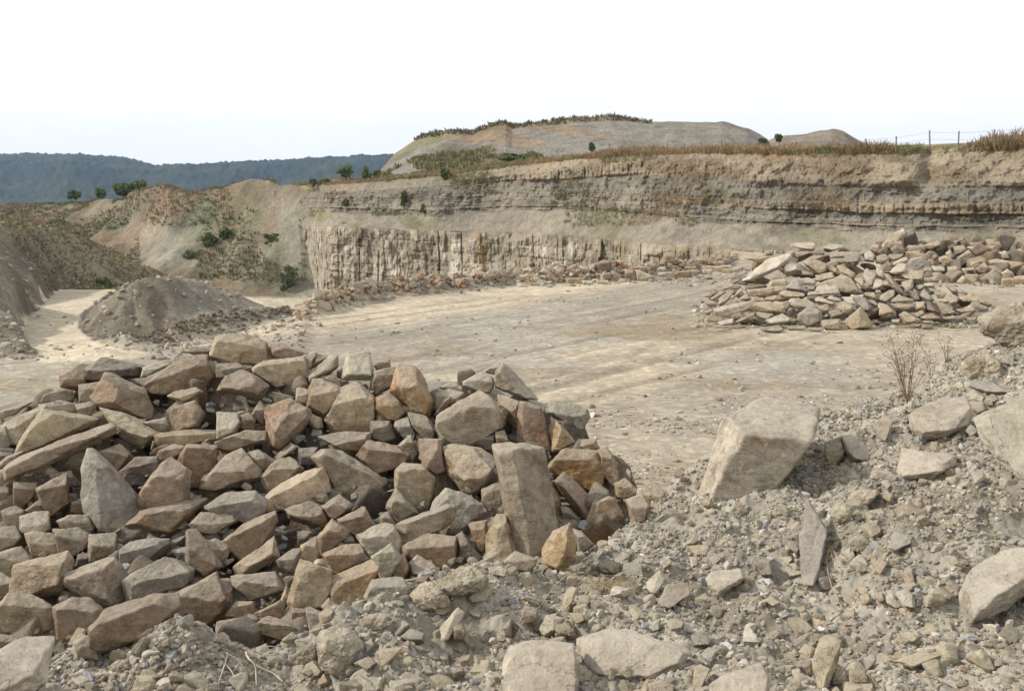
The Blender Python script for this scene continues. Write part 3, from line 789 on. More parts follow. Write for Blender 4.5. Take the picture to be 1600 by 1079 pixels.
# middle ground left of the cliff
MID = [(-300,600,26,0),(0,600,26,0),(200,600,26,0),(400,600,26,0),(0,572,27.2,0),(0,562,28,.15),(-60,560,27.8,.3),(25,560,28.2,.3),(50,556,28.6,.22),(50,540,30,.35),(25,520,31,.6),(190,548,30,0),(420,520,33,0),(470,492,37,0),
 (60,556,28.6,0),(150,552,29.4,0),(95,535,31,None),(80,510,35,None),(85,490,39.5,None),(112,470,47,None),(140,452,58,None),(190,449,62,-1.5),(240,440,70,-3.0),
 (60,535,31,-.1),(50,505,35.2,None),(68,476,45,None),(90,455,56,None),
 (20,548,29.2,.35),(0,500,30.5,None),(0,445,34,None),(0,405,38,None),(-150,500,30,1.3),(-150,420,36,2.6),(-150,340,48,None),(-300,420,36,3),
 (30,470,37,None),(50,445,46,None),(90,440,59,None),(125,441,64,None),(175,440,68,None),
 (0,351,52,None),(70,353,66,None),(105,364,72,None),(150,388,76,None),(200,410,77,None),(250,431,77,None),(35,351,58,None),
 (60,420,53,None),(110,420,66,None),(0,0,68,1.6),(-150,0,62,2.0),(40,0,76,1.6),
 (133,503,35.2,None),(126,517,33.6,None),(150,534,31.5,None),(195,545,30.6,None),(250,538,31.8,None),(300,524,33.2,None),(400,504,36.2,None),
 (150,468,36.0,None),(175,452,35.4,None),(205,440,34.8,None),(260,430,35.4,None),(300,437,36.8,None),(370,458,39,None),(440,490,40.5,None),
 (150,0,41,-.9),(205,0,40,-1.6),(260,0,42,-2.4),(320,0,45,-3.6),(400,0,48,-5.5),(300,0,70,-7),(400,0,75,-9.5),(460,0,48,-5.0),(480,0,60,-10)]
mq = []
for px, py, D, z in MID:
    z = pz(px, py, D) if z is None else z
    mq.append((T_of(px)*D, D, z))
mq = np.array(mq); MIDT = TPS(mq[:, :2], mq[:, 2], 1e-4)
RAMP = np.array([P(px, py, D)[:2] for px, py, D in ((150,566,27.4),(112,552,29),(92,535,31),(80,510,35),(84,490,39.5),(112,470,47),(138,452,58),(190,448,62),(240,442,67))])
RW = [1.3, 0.98, 0.86, 0.86, 0.88, 1.15, 1.6, 1.5, 1.5]
RQ = ((150,566,27.4),(112,552,29),(92,535,31),(80,510,35),(84,490,39.5),(112,470,47),(138,452,58),(190,448,62),(240,442,67))
RZ = np.array([0, 0, -.1, -.2, -.3, -.58, -1.08, -1.5, -2.2])
def ramp_z(x, y):
    best = np.full(np.shape(x), 1e9); zz = np.zeros(np.shape(x))
    for k in range(len(RAMP)-1):
        a, b = RAMP[k], RAMP[k+1]; ab = b-a; t = np.clip(((x-a[0])*ab[0]+(y-a[1])*ab[1])/(ab@ab), 0, 1)
        q = np.hypot(x-a[0]-t*ab[0], y-a[1]-t*ab[1]); m = q < best; best = np.where(m, q, best); zz = np.where(m, RZ[k]*(1-t)+RZ[k+1]*t, zz)
    return zz
def seg_dist(x, y, pl, wd=None):
    d = np.full(np.shape(x), 1e9); 
    for k in range(len(pl)-1):
        a, b = pl[k], pl[k+1]; ab = b-a; t = np.clip(((x-a[0])*ab[0]+(y-a[1])*ab[1])/(ab@ab), 0, 1)
        q = np.hypot(x-a[0]-t*ab[0], y-a[1]-t*ab[1])
        if wd: q = q/(wd[k]*(1-t)+wd[k+1]*t)
        d = np.minimum(d, q)
    return d
RIDGE_PX = [-400, 0, 100, 200, 215, 230, 260, 300, 350, 375, 400, 430, 445, 470]
RIDGE_PY = [316, 319, 318, 311, 303, 296, 292, 298, 291, 284, 278, 282, 291, 293]
RD_PX = [-400, 0, 140, 270, 400, 470]; RD_D = [225, 215, 205, 170, 158, 150]
CPX = [300, 455, 475, 600, 700, 800, 900, 1000, 1100, 1200, 1400, 1600, 1900, 2400]
CD = [140, 134, 132, 122, 114, 107, 98, 87, 80, 74, 66, 60, 53, 47]
PLP = [300, 470, 600, 700, 850, 1000, 1200, 2400]; PLZ = [5.2, 5.4, 5.9, 6.6, 8.0, 8.5, 8.2, 9.0]
def cliffD(px): return np.interp(px, CPX, CD)
def plateau(px, y): return np.interp(px, PLP, PLZ)
def far_z(x, y):
    """pit, far slopes, plateau"""
    px = 800+FPX*x/y
    rD = np.interp(px, RD_PX, RD_D); rP = np.interp(px, RIDGE_PX, RIDGE_PY)
    rz = 4.5+ray(px, rP)[1]*rD
    base = np.interp(px, [-400, 0, 250, 470], [165, 150, 138, 133])
    pit = -10+0*x
    u = np.clip((y-base)/(rD-base), 0, 1)
    rg_ = (0.5-np.abs((x*0.055+y*0.018+0.8*fbm2(x*0.02, y*0.02, 3, 6)) % 1.0-0.5)*2)*2.2+(0.5-np.abs((x*0.17-y*0.03+0.9*fbm2(x*0.05, y*0.05, 3, 8)) % 1.0-0.5)*2)*0.7
    prof = u+0.10*np.sin(u*math.pi)*fbm2(x*0.05, y*0.0+3, 2, 5)*4
    fan = np.exp(-((px-265)/60)**2)*sst(0, .3, u)*(1-sst(.35, .6, u))*1.6
    slope = pit+(rz+10)*prof+fan*(rz+10)*0.06+rg_*np.sin(u*math.pi)
    beyond = rz+(1.5-rz)*sst(0, 40, y-rD)-27*sst(20, 330, y-rD)
    zl = np.where(y > rD, beyond, slope)
    cz = cliffD(px); rz2 = plateau(px, y)
    talus = 0
    zr = np.where(y < cz+3, pit+talus, np.where(y < cz+15, -10+(rz2+9.4)*(y-cz-3)/12, rz2-0.6*sst(0, 1, 1)+0.6*sst(15, 19, y-cz)))
    zr = np.where(y > 330, zr-25*sst(330, 700, y), zr)
    lo_ = 452+np.clip(151-y, 0, 20)*3.4
    k = sst(0, 1, (px-lo_)/26)
    return zl*(1-k)+zr*k
def terrain(x, y, detail=True):
    x = np.asarray(x, float); y = np.asarray(y, float); t = x/y; px = 800+FPX*t
    # near
    crest = np.interp(t, CR_T, CR_D); yb = np.minimum(y, crest); xb = x*yb/y
    zb = BANK(np.clip(xb, -3.2, 5.6), yb)-0.62*np.maximum(0, y-crest)+0.0
    if detail:
        near = y < 13
        fade = sst(13, 11, y)*0+np.where(near, 1.0, 0.0)
        zb = zb+fade*(0.24*fbm2(x*1.2, y*1.2, 3, 1)+0.085*fbm2(x*5, y*5, 4, 2, .6)+0.035*np.maximum(0, .5-cell2(x*9, y*9, 3)[0]))
    hc = np.where((y > 7) & (y < 14.2) & (t > hT0-.1) & (t < hT1+.1), 1.0, 0.0)
    zh = np.where(hc > 0, HEAP(x, np.clip(y, 7.5, 12.6)), -99)-0.7*np.maximum(0, y-12.4)
    zh = zh-3.5*np.maximum(0, (t-hT1)*y)-3.5*np.maximum(0, (hT0-t)*y)-3*np.maximum(0, 7.9-y)
    # floor and beyond
    fl = 0.0*x
    if detail:
        fl = 0.10*fbm2(x*0.12, y*0.12, 3, 11)+0.035*fbm2(x*0.9, y*0.9, 3, 12)
        fl = fl*sst(5, 10, y)
    edge = np.interp(px, EDGE_PX, EDGE_D)
    ed = edge+1.2*fbm2(x*0.4, y*0.4, 3, 21)*(1 if detail else 0)
    fr = far_z(x, y)
    berm = 0.45*np.exp(-((y-edge+1.2)/1.0)**2)*sst(460, 500, px)*sst(1180, 1080, px)
    zr = np.where(y < ed, fl+berm, np.maximum(fr, fl+berm-0.95*(y-ed)))
    zr = np.where(px > 1180, fl, zr)
    # right of 1140 the floor runs up to the cliff foot
    cf = cliffD(px); zr = np.where((px > 1080) & (y > cf-2.0) & (y < cf+3), np.where(px > 1140, 0.0, zr), zr)
    zr = np.where((px > 1140) & (y >= cf+3), fr, zr)
    mid = MIDT(x, np.clip(y, 20, 80))
    rdf = seg_dist(x, y, RAMP, RW); fk = sst(1.45, 1.0, rdf)*np.where(y < 70, 1, 0)*sst(27.5, 29, y); mid = mid*(1-fk)+ramp_z(x, y)*fk
    silz = 4.5+ray(px, np.interp(px, [-200, 0, 70, 105, 150, 200, 250, 300], [345, 352, 355, 366, 390, 413, 434, 445]))[1]*y
    mid = np.where((px < 262) & (y > 40), np.minimum(mid, silz+0*y), mid)
    silm = 4.5+ray(px, np.interp(px, [100, 135, 155, 175, 205, 230, 260, 300, 370, 440, 480], [430, 445, 462, 455, 442, 435, 431, 437, 459, 491, 505]))[1]*y
    mid = np.where((px > 100) & (px < 470) & (y > 32.5) & (y < 48), np.minimum(mid, silm), mid)
    if detail:
        rd = seg_dist(x, y, RAMP, RW)
        onroad = sst(1.25, 0.9, rd)
        rough = (0.12+0.12*sst(46, 56, y))*fbm2(x*0.35, y*0.35, 4, 31)+0.12*fbm2(x*1.6, y*1.6, 3, 33)
        # rain furrows down the mound flank facing the road
        fur = np.abs(((x*0.8+y*0.6)*1.1+1.2*fbm2(x*0.5, y*0.5, 2, 9)) % 1.0-0.5)
        mound = sst(120, 150, px)*sst(330, 240, px)*sst(31, 32.5, y)*sst(38, 36, y)
        mid = mid+(1-onroad)*(sst(28, 33, y)*rough-mound*0.38*fur)
        # rubble berm between road and floor
    bd = seg_dist(x, y, np.array([P(190,548,30.3)[:2], P(250,538,32)[:2], P(330,516,34)[:2], P(410,500,36.5)[:2], P(470,484,38.5)[:2]]))
    mid = mid+0.34*np.exp(-(bd/0.55)**2)*(1+0.8*(fbm2(x*1.2, y*1.2, 2, 41) if detail else 0))
    cut = 78+0*x
    ml = np.where(y > cut, MIDT(x*cut/y, cut)-0.5*(y-cut), mid)
    zl = np.maximum(ml, fr)
    zl = np.where(y < 26, fl, zl)
    bl = sst(25, 28, y); zl = np.where(y < 28, fl*(1-bl)+mid*bl, zl)
    k = sst(462, 490, px); z = zl*(1-k)+zr*k
    if detail:
        z = z+np.where(y > 60, 1, 0)*(1.5*fbm2(x*0.06, y*0.06, 4, 51)+0.5*fbm2(x*0.3, y*0.3, 3, 52))*sst(60, 90, y)*sst(480, 455, px)*sst(-9.8, -8.5, z)*sst(300, 190, y)
    z = np.where(y < 14.5, np.maximum(np.maximum(zb, zh), fl), z)
    return z
def hit(px, py, lo=2.5, hi=60, det=False):
    """distance at which a sight line meets the ground"""
    px = np.atleast_1d(np.asarray(px, float)); py = np.atleast_1d(np.asarray(py, float)); t, s = ray(px, py)
    D = np.exp(np.linspace(math.log(lo), math.log(hi), 500)); X = t[:, None]*D; Y = np.broadcast_to(D, X.shape)
    below = (4.5+s[:, None]*D) < terrain(X, Y, det)
    k = np.argmax(below, 1); k = np.where(below.any(1), k, len(D)-1); return D[k]

# one polar sheet, from under the camera to the far fields
rows = np.unique(np.concatenate([np.exp(np.linspace(math.log(1.2), math.log(3.4), 40)), np.exp(np.linspace(math.log(3.4), math.log(12.5), 640)),
    np.linspace(12.5, 30, 190), np.linspace(30, 80, 260), np.linspace(80, 215, 330), np.exp(np.linspace(math.log(215), math.log(4200), 50))]))
cols = np.concatenate([np.linspace(-1500, -180, 130), np.linspace(-176, 1776, 1190), np.linspace(1790, 3100, 130)])
TT = T_of(cols); X = TT[None]*rows[:, None]; Y = np.repeat(rows[:, None], len(cols), 1)
Z = terrain(X, Y)
# Terrain colour
def fcol(c): return np.broadcast_to(np.array(c, float), X.shape+(3,)).copy()
PX = 800+FPX*X/Y
C = fcol((0.378, 0.328, 0.25))                                       # warm packed dirt
rdir = np.array([22., 30.]); rdir /= np.linalg.norm(rdir)
al = X*rdir[0]+Y*rdir[1]; ac = X*rdir[1]-Y*rdir[0]
bend = ac+0.006*(al-30)**2*0.5
trk = fbm2(bend*1.5, al*0.05, 4, 61)
trk2 = fbm2(bend*5.0, al*0.12, 3, 62)
road = sst(-28.5, -25.5, bend)*sst(-7.5, -11.5, bend)
gpatch = sst(0.02, 0.22, fbm2(X*0.16+Y*0.05, Y*0.28, 4, 63)+0.05)
C = mixc(C, (0.315, 0.278, 0.218), np.clip(gpatch*0.6, 0, 1)*sst(15, 18, Y))
C = mixc(C, (0.50, 0.42, 0.30), sst(-0.25, 0.35, trk)*road*0.7)
C = mixc(C, (0.25, 0.222, 0.175), sst(0.08, 0.35, -trk2-0.4*trk)*sst(-28.5, -23, bend)*sst(-8, -13, bend)*0.55)
nz_ = 0.35*fbm2(X*.3, Y*.3, 4, 78)
C = mixc(C, (0.50, 0.425, 0.31), sst(-29, -27.5, bend+nz_*3)*sst(-23, -25, bend+nz_*3)*.75*sst(200, 420, PX))
C = mixc(C, (0.33, 0.295, 0.235), sst(420, 200, PX)*sst(16, 20, Y)*sst(-28.2, -27.4, bend)*.7)
C = mixc(C, (0.285, 0.258, 0.212), sst(-24, -22.5, bend+nz_*4)*sst(-17, -19.5, bend+nz_*4)*sst(-.4, .2, trk2+.1)*.65)
for cx_, cy_, rx_, ry_ in ((1.2, 33.5, 3.4, 4.5), (6.2, 26.6, 2.6, 2.4), (-1.0, 26.5, 2.5, 2.2)):
    C = mixc(C, (0.345, 0.318, 0.262), sst(1.15, .75, np.hypot((X-cx_)/rx_, (Y-cy_)/ry_)+1.2*nz_+.5*fbm2(X*2, Y*2, 2, 79))*.75)
drk = sst(0.10, 0.42, fbm2(X*0.35, Y*0.6, 4, 64))
C = mixc(C, (0.25, 0.19, 0.115), sst(0.0, 0.35, fbm2(X*0.22+9, Y*0.45, 5, 65))*0.6*sst(-2, 2, X-0.05*Y)*sst(13, 17, Y)*sst(48, 36, Y))
C = mixc(C, (0.27, 0.215, 0.14), drk*0.55*sst(22, 25, PX*0+Y*0+30-np.abs(Y-24)*0.3))
ruts = 0*X
for k_, b0 in enumerate((-26.6, -25.2, -23.4, -21.9, -19.6, -18.2, -15.9, -14.6, -12.4, -11.0)):
    ruts = np.maximum(ruts, np.exp(-((bend-b0-0.5*vn2(al*.06+k_//2*7, al*0, 67))/0.20)**2)*sst(-.3, .15, fbm2(al*.12, bend*.3+k_, 3, 68)))
bend2 = X-0.02*(Y-18)**2-1.5
for k_, b0 in enumerate((0.0, 1.5, 5.2, 6.7, 11.5, 13.0)):
    ruts = np.maximum(ruts, .8*np.exp(-((bend2-b0-0.6*vn2(Y*.08+k_//2*7, Y*0, 69))/0.15)**2)*sst(-.1, .3, fbm2(Y*.15, X*.2+k_, 3, 70))*sst(14, 17, Y)*sst(40, 34, Y))
ruts = ruts*(Y < 60)*(Z < .3)*(0.6+0.8*np.abs(vn2(al*3.0, bend*5, 77)))
C = mixc(C, (0.21, 0.175, 0.125), np.clip(ruts*.8, 0, 1)); Z = Z-0.035*ruts*(Y > 14.5)*((PX > 470) | (bend > -27))
far = Y > 26
left = (PX < 500) & (Y > 26)
rd = seg_dist(X, Y, RAMP, RW); fl = sst(1.12, 0.98, rd+0.35*fbm2(X*.8, Y*.5, 3, 74))
mound_c = fcol((0.145, 0.120, 0.088)); mound_c = mixc(mound_c, (0.225, 0.20, 0.155), sst(-.1, .25, fbm2(X*0.25, Y*0.25, 3, 71))); mound_c = mixc(mound_c, (0.275, 0.25, 0.20), sst(250, 320, PX+45*fbm2(X*.5, Y*.5, 3, 80)+(Y-34)*6)*np.where(Y < 52, 1, 0)*.9)
hillg = fcol((0.175, 0.15, 0.10)); hillg = mixc(hillg, (0.155, 0.158, 0.095), sst(-0.2, 0.25, fbm2(X*0.10, Y*0.10, 5, 72)))
hillg = mixc(hillg, (0.185, 0.135, 0.085), sst(0.05, 0.35, fbm2(X*0.14, Y*0.14, 4, 73)))
lm = sst(47, 52, Y)*(1-sst(40, 0, np.maximum(0, Z*0+62-Y))*0)
leftc = mixc(mound_c, 0, np.zeros_like(X)); lf = np.maximum(sst(1.2, 2.2, Z+0.8*fbm2(X*.2, Y*.2, 3, 75))*np.where(PX < 125, 1, 0), sst(60, 66, Y+(PX-150)*.03))[..., None]
leftc = leftc*(1-lf)+mixc(hillg*1.3+.015, (0.20, 0.20, 0.115), sst(-.1, .3, fbm2(X*.16, Y*.12, 4, 76))*.7)*lf
lpx = np.where(lf[..., 0] > .5, 1, 0)
ontop = (Y > 26) & (Z > -0.12-0.02*(Y-26)) & (PX > 20) & (bend > -27.5+0*PX) & (Y < 37)
isroadfl = sst(-28.3, -27.7, bend-1.6*sst(80, 55, PX)+0.5*fbm2(X*.5, Y*.5, 3, 66))*np.where(Y < 40, 1, 0)
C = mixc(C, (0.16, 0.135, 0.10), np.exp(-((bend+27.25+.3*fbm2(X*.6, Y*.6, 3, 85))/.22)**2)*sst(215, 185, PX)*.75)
leftc = leftc*(1-isroadfl[..., None])+C*isroadfl[..., None]
leftc = mixc(leftc, (0.50, 0.43, 0.315), fl)
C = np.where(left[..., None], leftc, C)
isfar = (Y > 78)
farc = hillg.copy()
grey = np.maximum(np.exp(-((PX-262)/42)**2)*sst(-7.5, -5, Z)*sst(1.5, -2.0, Z)*sst(120, 140, Y)*0.85, np.exp(-((PX-458-(150-Y)*2.2)/30)**2)*0.85)
farc = mixc(farc, (0.275, 0.252, 0.195), np.clip(grey, 0, 1))
farc = mixc(farc, (0.165, 0.125, 0.08), sst(1.5, 5, Z)*0.6*sst(240, 190, Y))
farc = mixc(farc, (0.52, 0.46, 0.35), sst(-9.4, -9.8, Z))
field = sst(0.5, 1.0, (Y-np.interp(PX, RD_PX, RD_D))/8)*np.where(PX < 480, 1, 0)
band = 0.5+0.5*np.sin(Y*0.06)
farc = mixc(farc, (0.15, 0.17, 0.075), field); farc = mixc(farc, (0.30, 0.27, 0.14), field*sst(.5, .8, band)*0.5)
farc = farc*1.05+.01; plat = sst(8, 12, Y-cliffD(PX))*np.where((PX > 475) & (Z > 4.9), 1, 0)
farc = mixc(farc, (0.31, 0.23, 0.125), plat)
C = np.where(isfar[..., None], farc, C)
C = np.where(((PX > 1140) & (Y > cliffD(PX)+6))[..., None], farc, C)
pit = (PX > 470) & (PX < 1180) & (Z < -0.6)
C = np.where((pit & (Y < cliffD(PX)+3))[..., None], mixc(fcol((0.30, 0.26, 0.19)), (0.50, 0.44, 0.33), sst(-9.0, -9.9, Z)), C)
# spoil bank soil
nearb = (Y < 14.5) & (Z > 0.12)
soil = mixc(fcol((0.315, 0.287, 0.228)), (0.42, 0.388, 0.318), sst(-.25, .3, fbm2(X*2.2, Y*2.2, 5, 81)))
soil = mixc(soil, (0.17, 0.145, 0.105), sst(0.15, 0.5, fbm2(X*0.8, Y*0.8, 3, 82))*0.6)
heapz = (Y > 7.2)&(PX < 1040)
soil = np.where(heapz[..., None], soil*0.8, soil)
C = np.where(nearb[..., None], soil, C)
# classes
cls = np.zeros(X.shape, int)                                   # 0 quarry_floor
cls[nearb] = 1
cls[left & (fl < 0.5) & (isroadfl < .5) & (Y < 62)] = 2        # spoil mound and road bank
cls[left & (fl >= 0.5) & (Y < 70)] = 3                         # ramp road
cls[left & (Y >= 62) & (fl < .5)] = 4                          # grassy slopes
cls[isfar & (PX <= 480)] = 4
cls[(field > .5) & (Y > 190)] = 5
cls[(Z < -0.6) & (PX > 470) & (Y < cliffD(PX)+4)] = 6
cls[isfar & (Z < -9.3)] = 6
cls[(PX > 475) & (Y > cliffD(PX)+3)] = 7
names = ['quarry_floor', 'gravel_bank', 'spoil_mound', 'ramp_road', 'grassy_slope', 'field', 'pit_floor', 'plateau']
labels = ['tan packed quarry floor with wheel tracks and grey gravel patches', 'loose greyish gravel and soil bank along the picture\'s lower edge', 'dark furrowed spoil mound beside the curving ramp road', 'pale curving dirt ramp road leading down into the pit',
 'brown and green overgrown slopes behind the ramp road', 'flat green field below the wooded hills', 'pale lower pit floor under the cliff', 'grass-covered plateau behind the cliff rim']
nr, nc = X.shape; fc = cls[:-1, :-1]
idx = np.arange(nr*nc).reshape(nr, nc); quads = np.stack([idx[:-1, :-1], idx[:-1, 1:], idx[1:, 1:], idx[1:, :-1]], -1)
Vall = np.stack([X, Y, Z], -1).reshape(-1, 3); Call = C.reshape(-1, 3)
for k, nme in enumerate(names):
    q = quads[fc == k]
    if not len(q): continue
    u, inv = np.unique(q.ravel(), return_inverse=True)
    o = mesh(nme, Vall[u], inv.reshape(-1, 4), [DIRT, SOIL, FAR, DIRT, FAR, FAR, FAR, FAR][k], Call[u])
    tag(o, labels[k], nme.split('_')[-1], None, 'structure')

# ======================= CLIFF =======================
def row(pxs, pys, pxq): return np.interp(pxq, pxs, pys)
cpx = np.concatenate([np.arange(458, 1660, 0.8), np.arange(1660, 2150, 3.0)])
base = cliffD(cpx)+17*(1-sst(452, 520, cpx))
G = [470, 600, 700, 800, 900, 1000, 1100, 1200, 1300, 1400, 1600, 2100]
LV = [  # (offset, rows of py)
 (0.0, None),
 (0.8, [352, 356, 360, 363, 369, 378, 383, 390, 396, 400, 404, 412]),
 (5.0, [331, 334, 336, 328, 326, 336, 345, 352, 357, 360, 362, 368]),
 (5.6, [322, 324, 325, 320, 321, 331, 339, 344, 347, 350, 353, 358]),
 (6.4, [311, 309, 307, 306, 307, 311, 317, 323, 328, 331, 333, 338]),
 (6.6, [307, 304, 300, 299, 299, 302, 307, 311, 314, 315, 316, 320]),
 (7.6, [301, 296, 289, 280, 277, 272, 274, 278, 282, 284, 285, 288]),
 (8.6, [297, 291, 283, 271, 259, 252, 252, 256, 260, 262, 262, 262]),
 (11.0, [291, 281, 271, 257, 246, 239, 236, 236, 235, 233, 224, 215]),
 (16.0, None), (22.0, None)]
zr = []
for k, (off, pys) in enumerate(LV):
    if k == 0: zr.append(np.full(len(cpx), -10.5))
    elif pys is None: zr.append(zr[8]+(0.35 if k == 9 else 0.1))
    else: zr.append(4.5+ray(cpx, np.interp(cpx, G, pys))[1]*(base+off))
zr = np.array(zr)
counts = [120, 46, 16, 20, 14, 22, 26, 34, 14, 6]
s_al = np.concatenate([[0], np.cumsum(np.hypot(np.diff(T_of(cpx)*base), np.diff(base)))])
Lq, Oq, Zq = [], [], []
for k, n in enumerate(counts):
    for j in range(n):
        f = j/n; Lq.append(k+f); Oq.append(LV[k][0]*(1-f)+LV[k+1][0]*f); Zq.append(zr[k]*(1-f)+zr[k+1]*f)
Lq = np.array(Lq); Oq = np.array(Oq); Zq = np.array(Zq)             # rows x cols
S = np.repeat(s_al[None], len(Lq), 0); L = np.repeat(Lq[:, None], len(cpx), 1); O = np.repeat(Oq[:, None], len(cpx), 1)
Pxx = np.repeat(cpx[None], len(Lq), 0)
Sw = S+0.5*fbm2(S*0.2, Zq*0.15, 2, 90)
def joints(s, w, seed):
    """irregular joint spacing: returns cell id and distance to the nearest joint"""
    q = s/w+0.9*vn2(s/w/2.7, s*0+seed, seed); i = np.floor(q); f = q-i
    return i, np.minimum(f, 1-f)*w
lime = (L < 1)
bedw = 1.1; zb_ = Zq+0.25*vn2(S*0.05, Zq*0, 91); bed = np.floor(zb_/bedw); fb = (zb_/bedw-bed); bd = np.minimum(fb, 1-fb)*bedw
bg_ = np.floor(zb_/1.9+1.5*vn2(S*0.08, Zq*0, 93)); i1, d1 = joints(Sw, 3.6, 92); i2, d2 = joints(Sw+7+0.9*hsh(bg_, bg_*0, 0, 89), 1.6, 93)
i3, d3 = joints(Sw+hsh(bed, bed*0, 0, 95)*9, 1.2, 96)
grp = np.floor(zb_/4.5+2*hsh(i1, i1*0, 4, 92)); sc_w = 0.75+0.25*sst(600, 760, Pxx)
col_p = hsh(i1, i1*0, 0, 97); blk = hsh(i2, np.floor(zb_/2.6+3*hsh(i2, i2*0, 0, 94)), 0, 98); sm = hsh(i3, bed, 0, 99)
crk = sst(-0.12, 0.12, fbm2(S*0.22, Zq*0.22, 3, 113))
disp = 0.6*(col_p-0.5)+0.42*(blk-0.5)+0.36*(sm-0.5)
fiss = np.where(hsh(i1, grp, 3, 92) > 0.62, 1.0, 0.12)
disp = disp-0.60*fiss*sst(-.2, .15, fbm2(S*.3, Zq*.5, 3, 87))*np.exp(-(d1/0.15)**2)-0.12*crk*np.exp(-(d2/0.08)**2)-0.13*(1-crk*.6)*np.exp(-(bd/0.07)**2)
cav = (hsh(i2, np.floor(zb_/2.4), 5, 101) > 0.96); disp = disp-0.7*cav
disp = disp+0.35*(hsh(bed, bed*0, 3, 88)-.5)+0.8*fbm2(S*0.4, Zq*0.5, 5, 102, .62)+0.22*fbm2(S*2.6, Zq*1.2, 3, 114)
ends = sst(0, 3, S)
dl = disp*np.clip((1-L)*14, 0.15, 1)
# thin bedded ledges above
ju, dju = joints(Sw+31, 0.75, 103); jr = hsh(ju, ju*0, 0, 104)
led = np.zeros_like(L); L0 = L; L = np.where(L > 1.3, L+0.30*fbm2(S*0.10, Zq*0.3, 4, 115)*sst(1.3, 2.2, L)*sst(9, 8, L), L)
def bandf(a, b, e=0.08): return sst(a-e, a+e, L)*sst(b+e, b-e, L)
thin = bandf(2.75, 3.05); orng = bandf(4.0, 4.95); upl = bandf(5.85, 6.25)*sst(1080, 1250, Pxx)+bandf(6.0, 6.9)*sst(1020, 980, Pxx)*sst(720, 790, Pxx)
led = thin*(0.16+0.2*jr)+orng*(0.35+0.4*jr+0.4*fbm2(S*1.5, Zq*2, 3, 119)-0.25*np.exp(-(dju/0.10)**2))*sst(1120, 1260, Pxx)*.75+orng*0.15+upl*(1-.5*sst(1060, 1120, Pxx))*(0.25+0.75*hsh(np.floor(ju/2), ju*0, 0, 105)+0.5*fbm2(S*1.3, Zq*1.5, 3, 118)-0.18*np.exp(-(dju/0.12)**2))
pat = sst(-.15, .2, fbm2(S*0.16, Zq*0.6, 3, 116)); thin = thin*(.35+.65*pat); orng = orng*(.45+.55*pat); stra = 0.16*vn2(S*0.25, Zq*5.5, 106)*bandf(1.95, 6.2)+0.10*vn2(S*0.6, Zq*11, 117)*bandf(1.95, 6.2)
gul = np.abs(((S*0.55+Zq*0.9*np.sin(S*0.05))+1.5*fbm2(S*0.15, Zq*0.1, 2, 107)) % 1.0-0.5)
soft = sst(1.0, 1.1, L)*(0.75*fbm2(S*0.3, Zq*0.45, 5, 108, .6)*(1-.5*bandf(1, 2, .1))+0.42*fbm2(S*1.3, Zq*1.6, 4, 109, .65)*(1-.7*bandf(1, 2, .1))-0.35*gul*bandf(6.1, 8.0, .3)-0.15*gul*bandf(1, 2, .1))
# buttress at the middle of the wall
butt = 2.6*np.exp(-((Pxx-(690-(L-2)*12))/22)**2)*sst(1.2, 2.2, L)*sst(7.5, 6.0, L)-1.6*np.exp(-((Pxx-760)/35)**2)*sst(1.6, 2.4, L)*sst(7, 6, L)
step = 1.1*np.exp(-((Pxx-1395-(8-L)*0)/26)**2)*bandf(6.0, 7.6, .2)-1.2*np.exp(-((Pxx-1443)/14)**2)*bandf(6.0, 8.2, .3)
topn = sst(8.3, 9, L)*0.25*fbm2(S*0.3, O*0.3, 3, 110)
sL = L; L = L0
D = base[None]+O-(np.where(lime, dl*ends, 0)+(led+stra+soft+butt+step)*np.where(lime, 0, 1))
Xc = T_of(Pxx)*D; Zc = Zq+topn*2+np.where(lime, 0, 0.1*fbm2(S*0.8, L*3, 2, 111))
Zc = Zc-1.3*sst(10, 0, S)*sst(1.0, 2.0, L)*0
cc = np.broadcast_to(np.array((0.33, 0.285, 0.21)), L.shape+(3,)).copy()
cc = mixc(cc, (0.385, 0.34, 0.26), sst(0.35, 0.8, blk*0.5+sm*0.3+.25*fbm2(S*.4, Zq*.3, 3, 131)))
cc = mixc(cc, (0.25, 0.215, 0.16), sst(0.7, 0.95, hsh(i2, bed, 7, 120))*.7)
och = np.maximum(sst(0.95, 0.97, hsh(i2+50, np.floor(zb_/5), 0, 121))*.5, np.exp(-((Pxx-752)/10)**4)*sst(-9, -6, Zq)); cc = mixc(cc, (0.35, 0.25, 0.125), och*0.8)
cc = mixc(cc, (0.52, 0.49, 0.42), sst(0.18, 0.42, fbm2(S*1.1, Zq*0.8, 5, 122))*0.65)
cc = mixc(cc, (0.20, 0.17, 0.125), sst(0.12, 0.4, fbm2(S*0.8+40, Zq*0.55, 5, 123))*0.6)
scr = mixc(np.broadcast_to(np.array((0.305, 0.268, 0.205)), L.shape+(3,)).copy(), (0.25, 0.225, 0.15), sst(0.0, .3, fbm2(S*0.25+Zq*0.3, Zq*0.6, 3, 124)))
scr = mixc(scr, (0.21, 0.20, 0.10), sst(0.05, .35, fbm2(S*0.1, Zq*0.4, 3, 125))*sst(900, 600, Pxx)*0.7)
cc = np.where(lime[..., None], cc, scr); L = sL
up = sst(1.9, 2.05, L)*sst(8.0, 7.9, L)
beds = mixc(np.broadcast_to(np.array((0.175, 0.16, 0.13)), L.shape+(3,)).copy(), (0.27, 0.24, 0.185), sst(-.3, .35, fbm2(S*0.25, Zq*3.5, 4, 126)+.5*fbm2(S*.5, Zq*.5, 3, 132)))
cc = cc*(1-up[..., None])+beds*up[..., None]
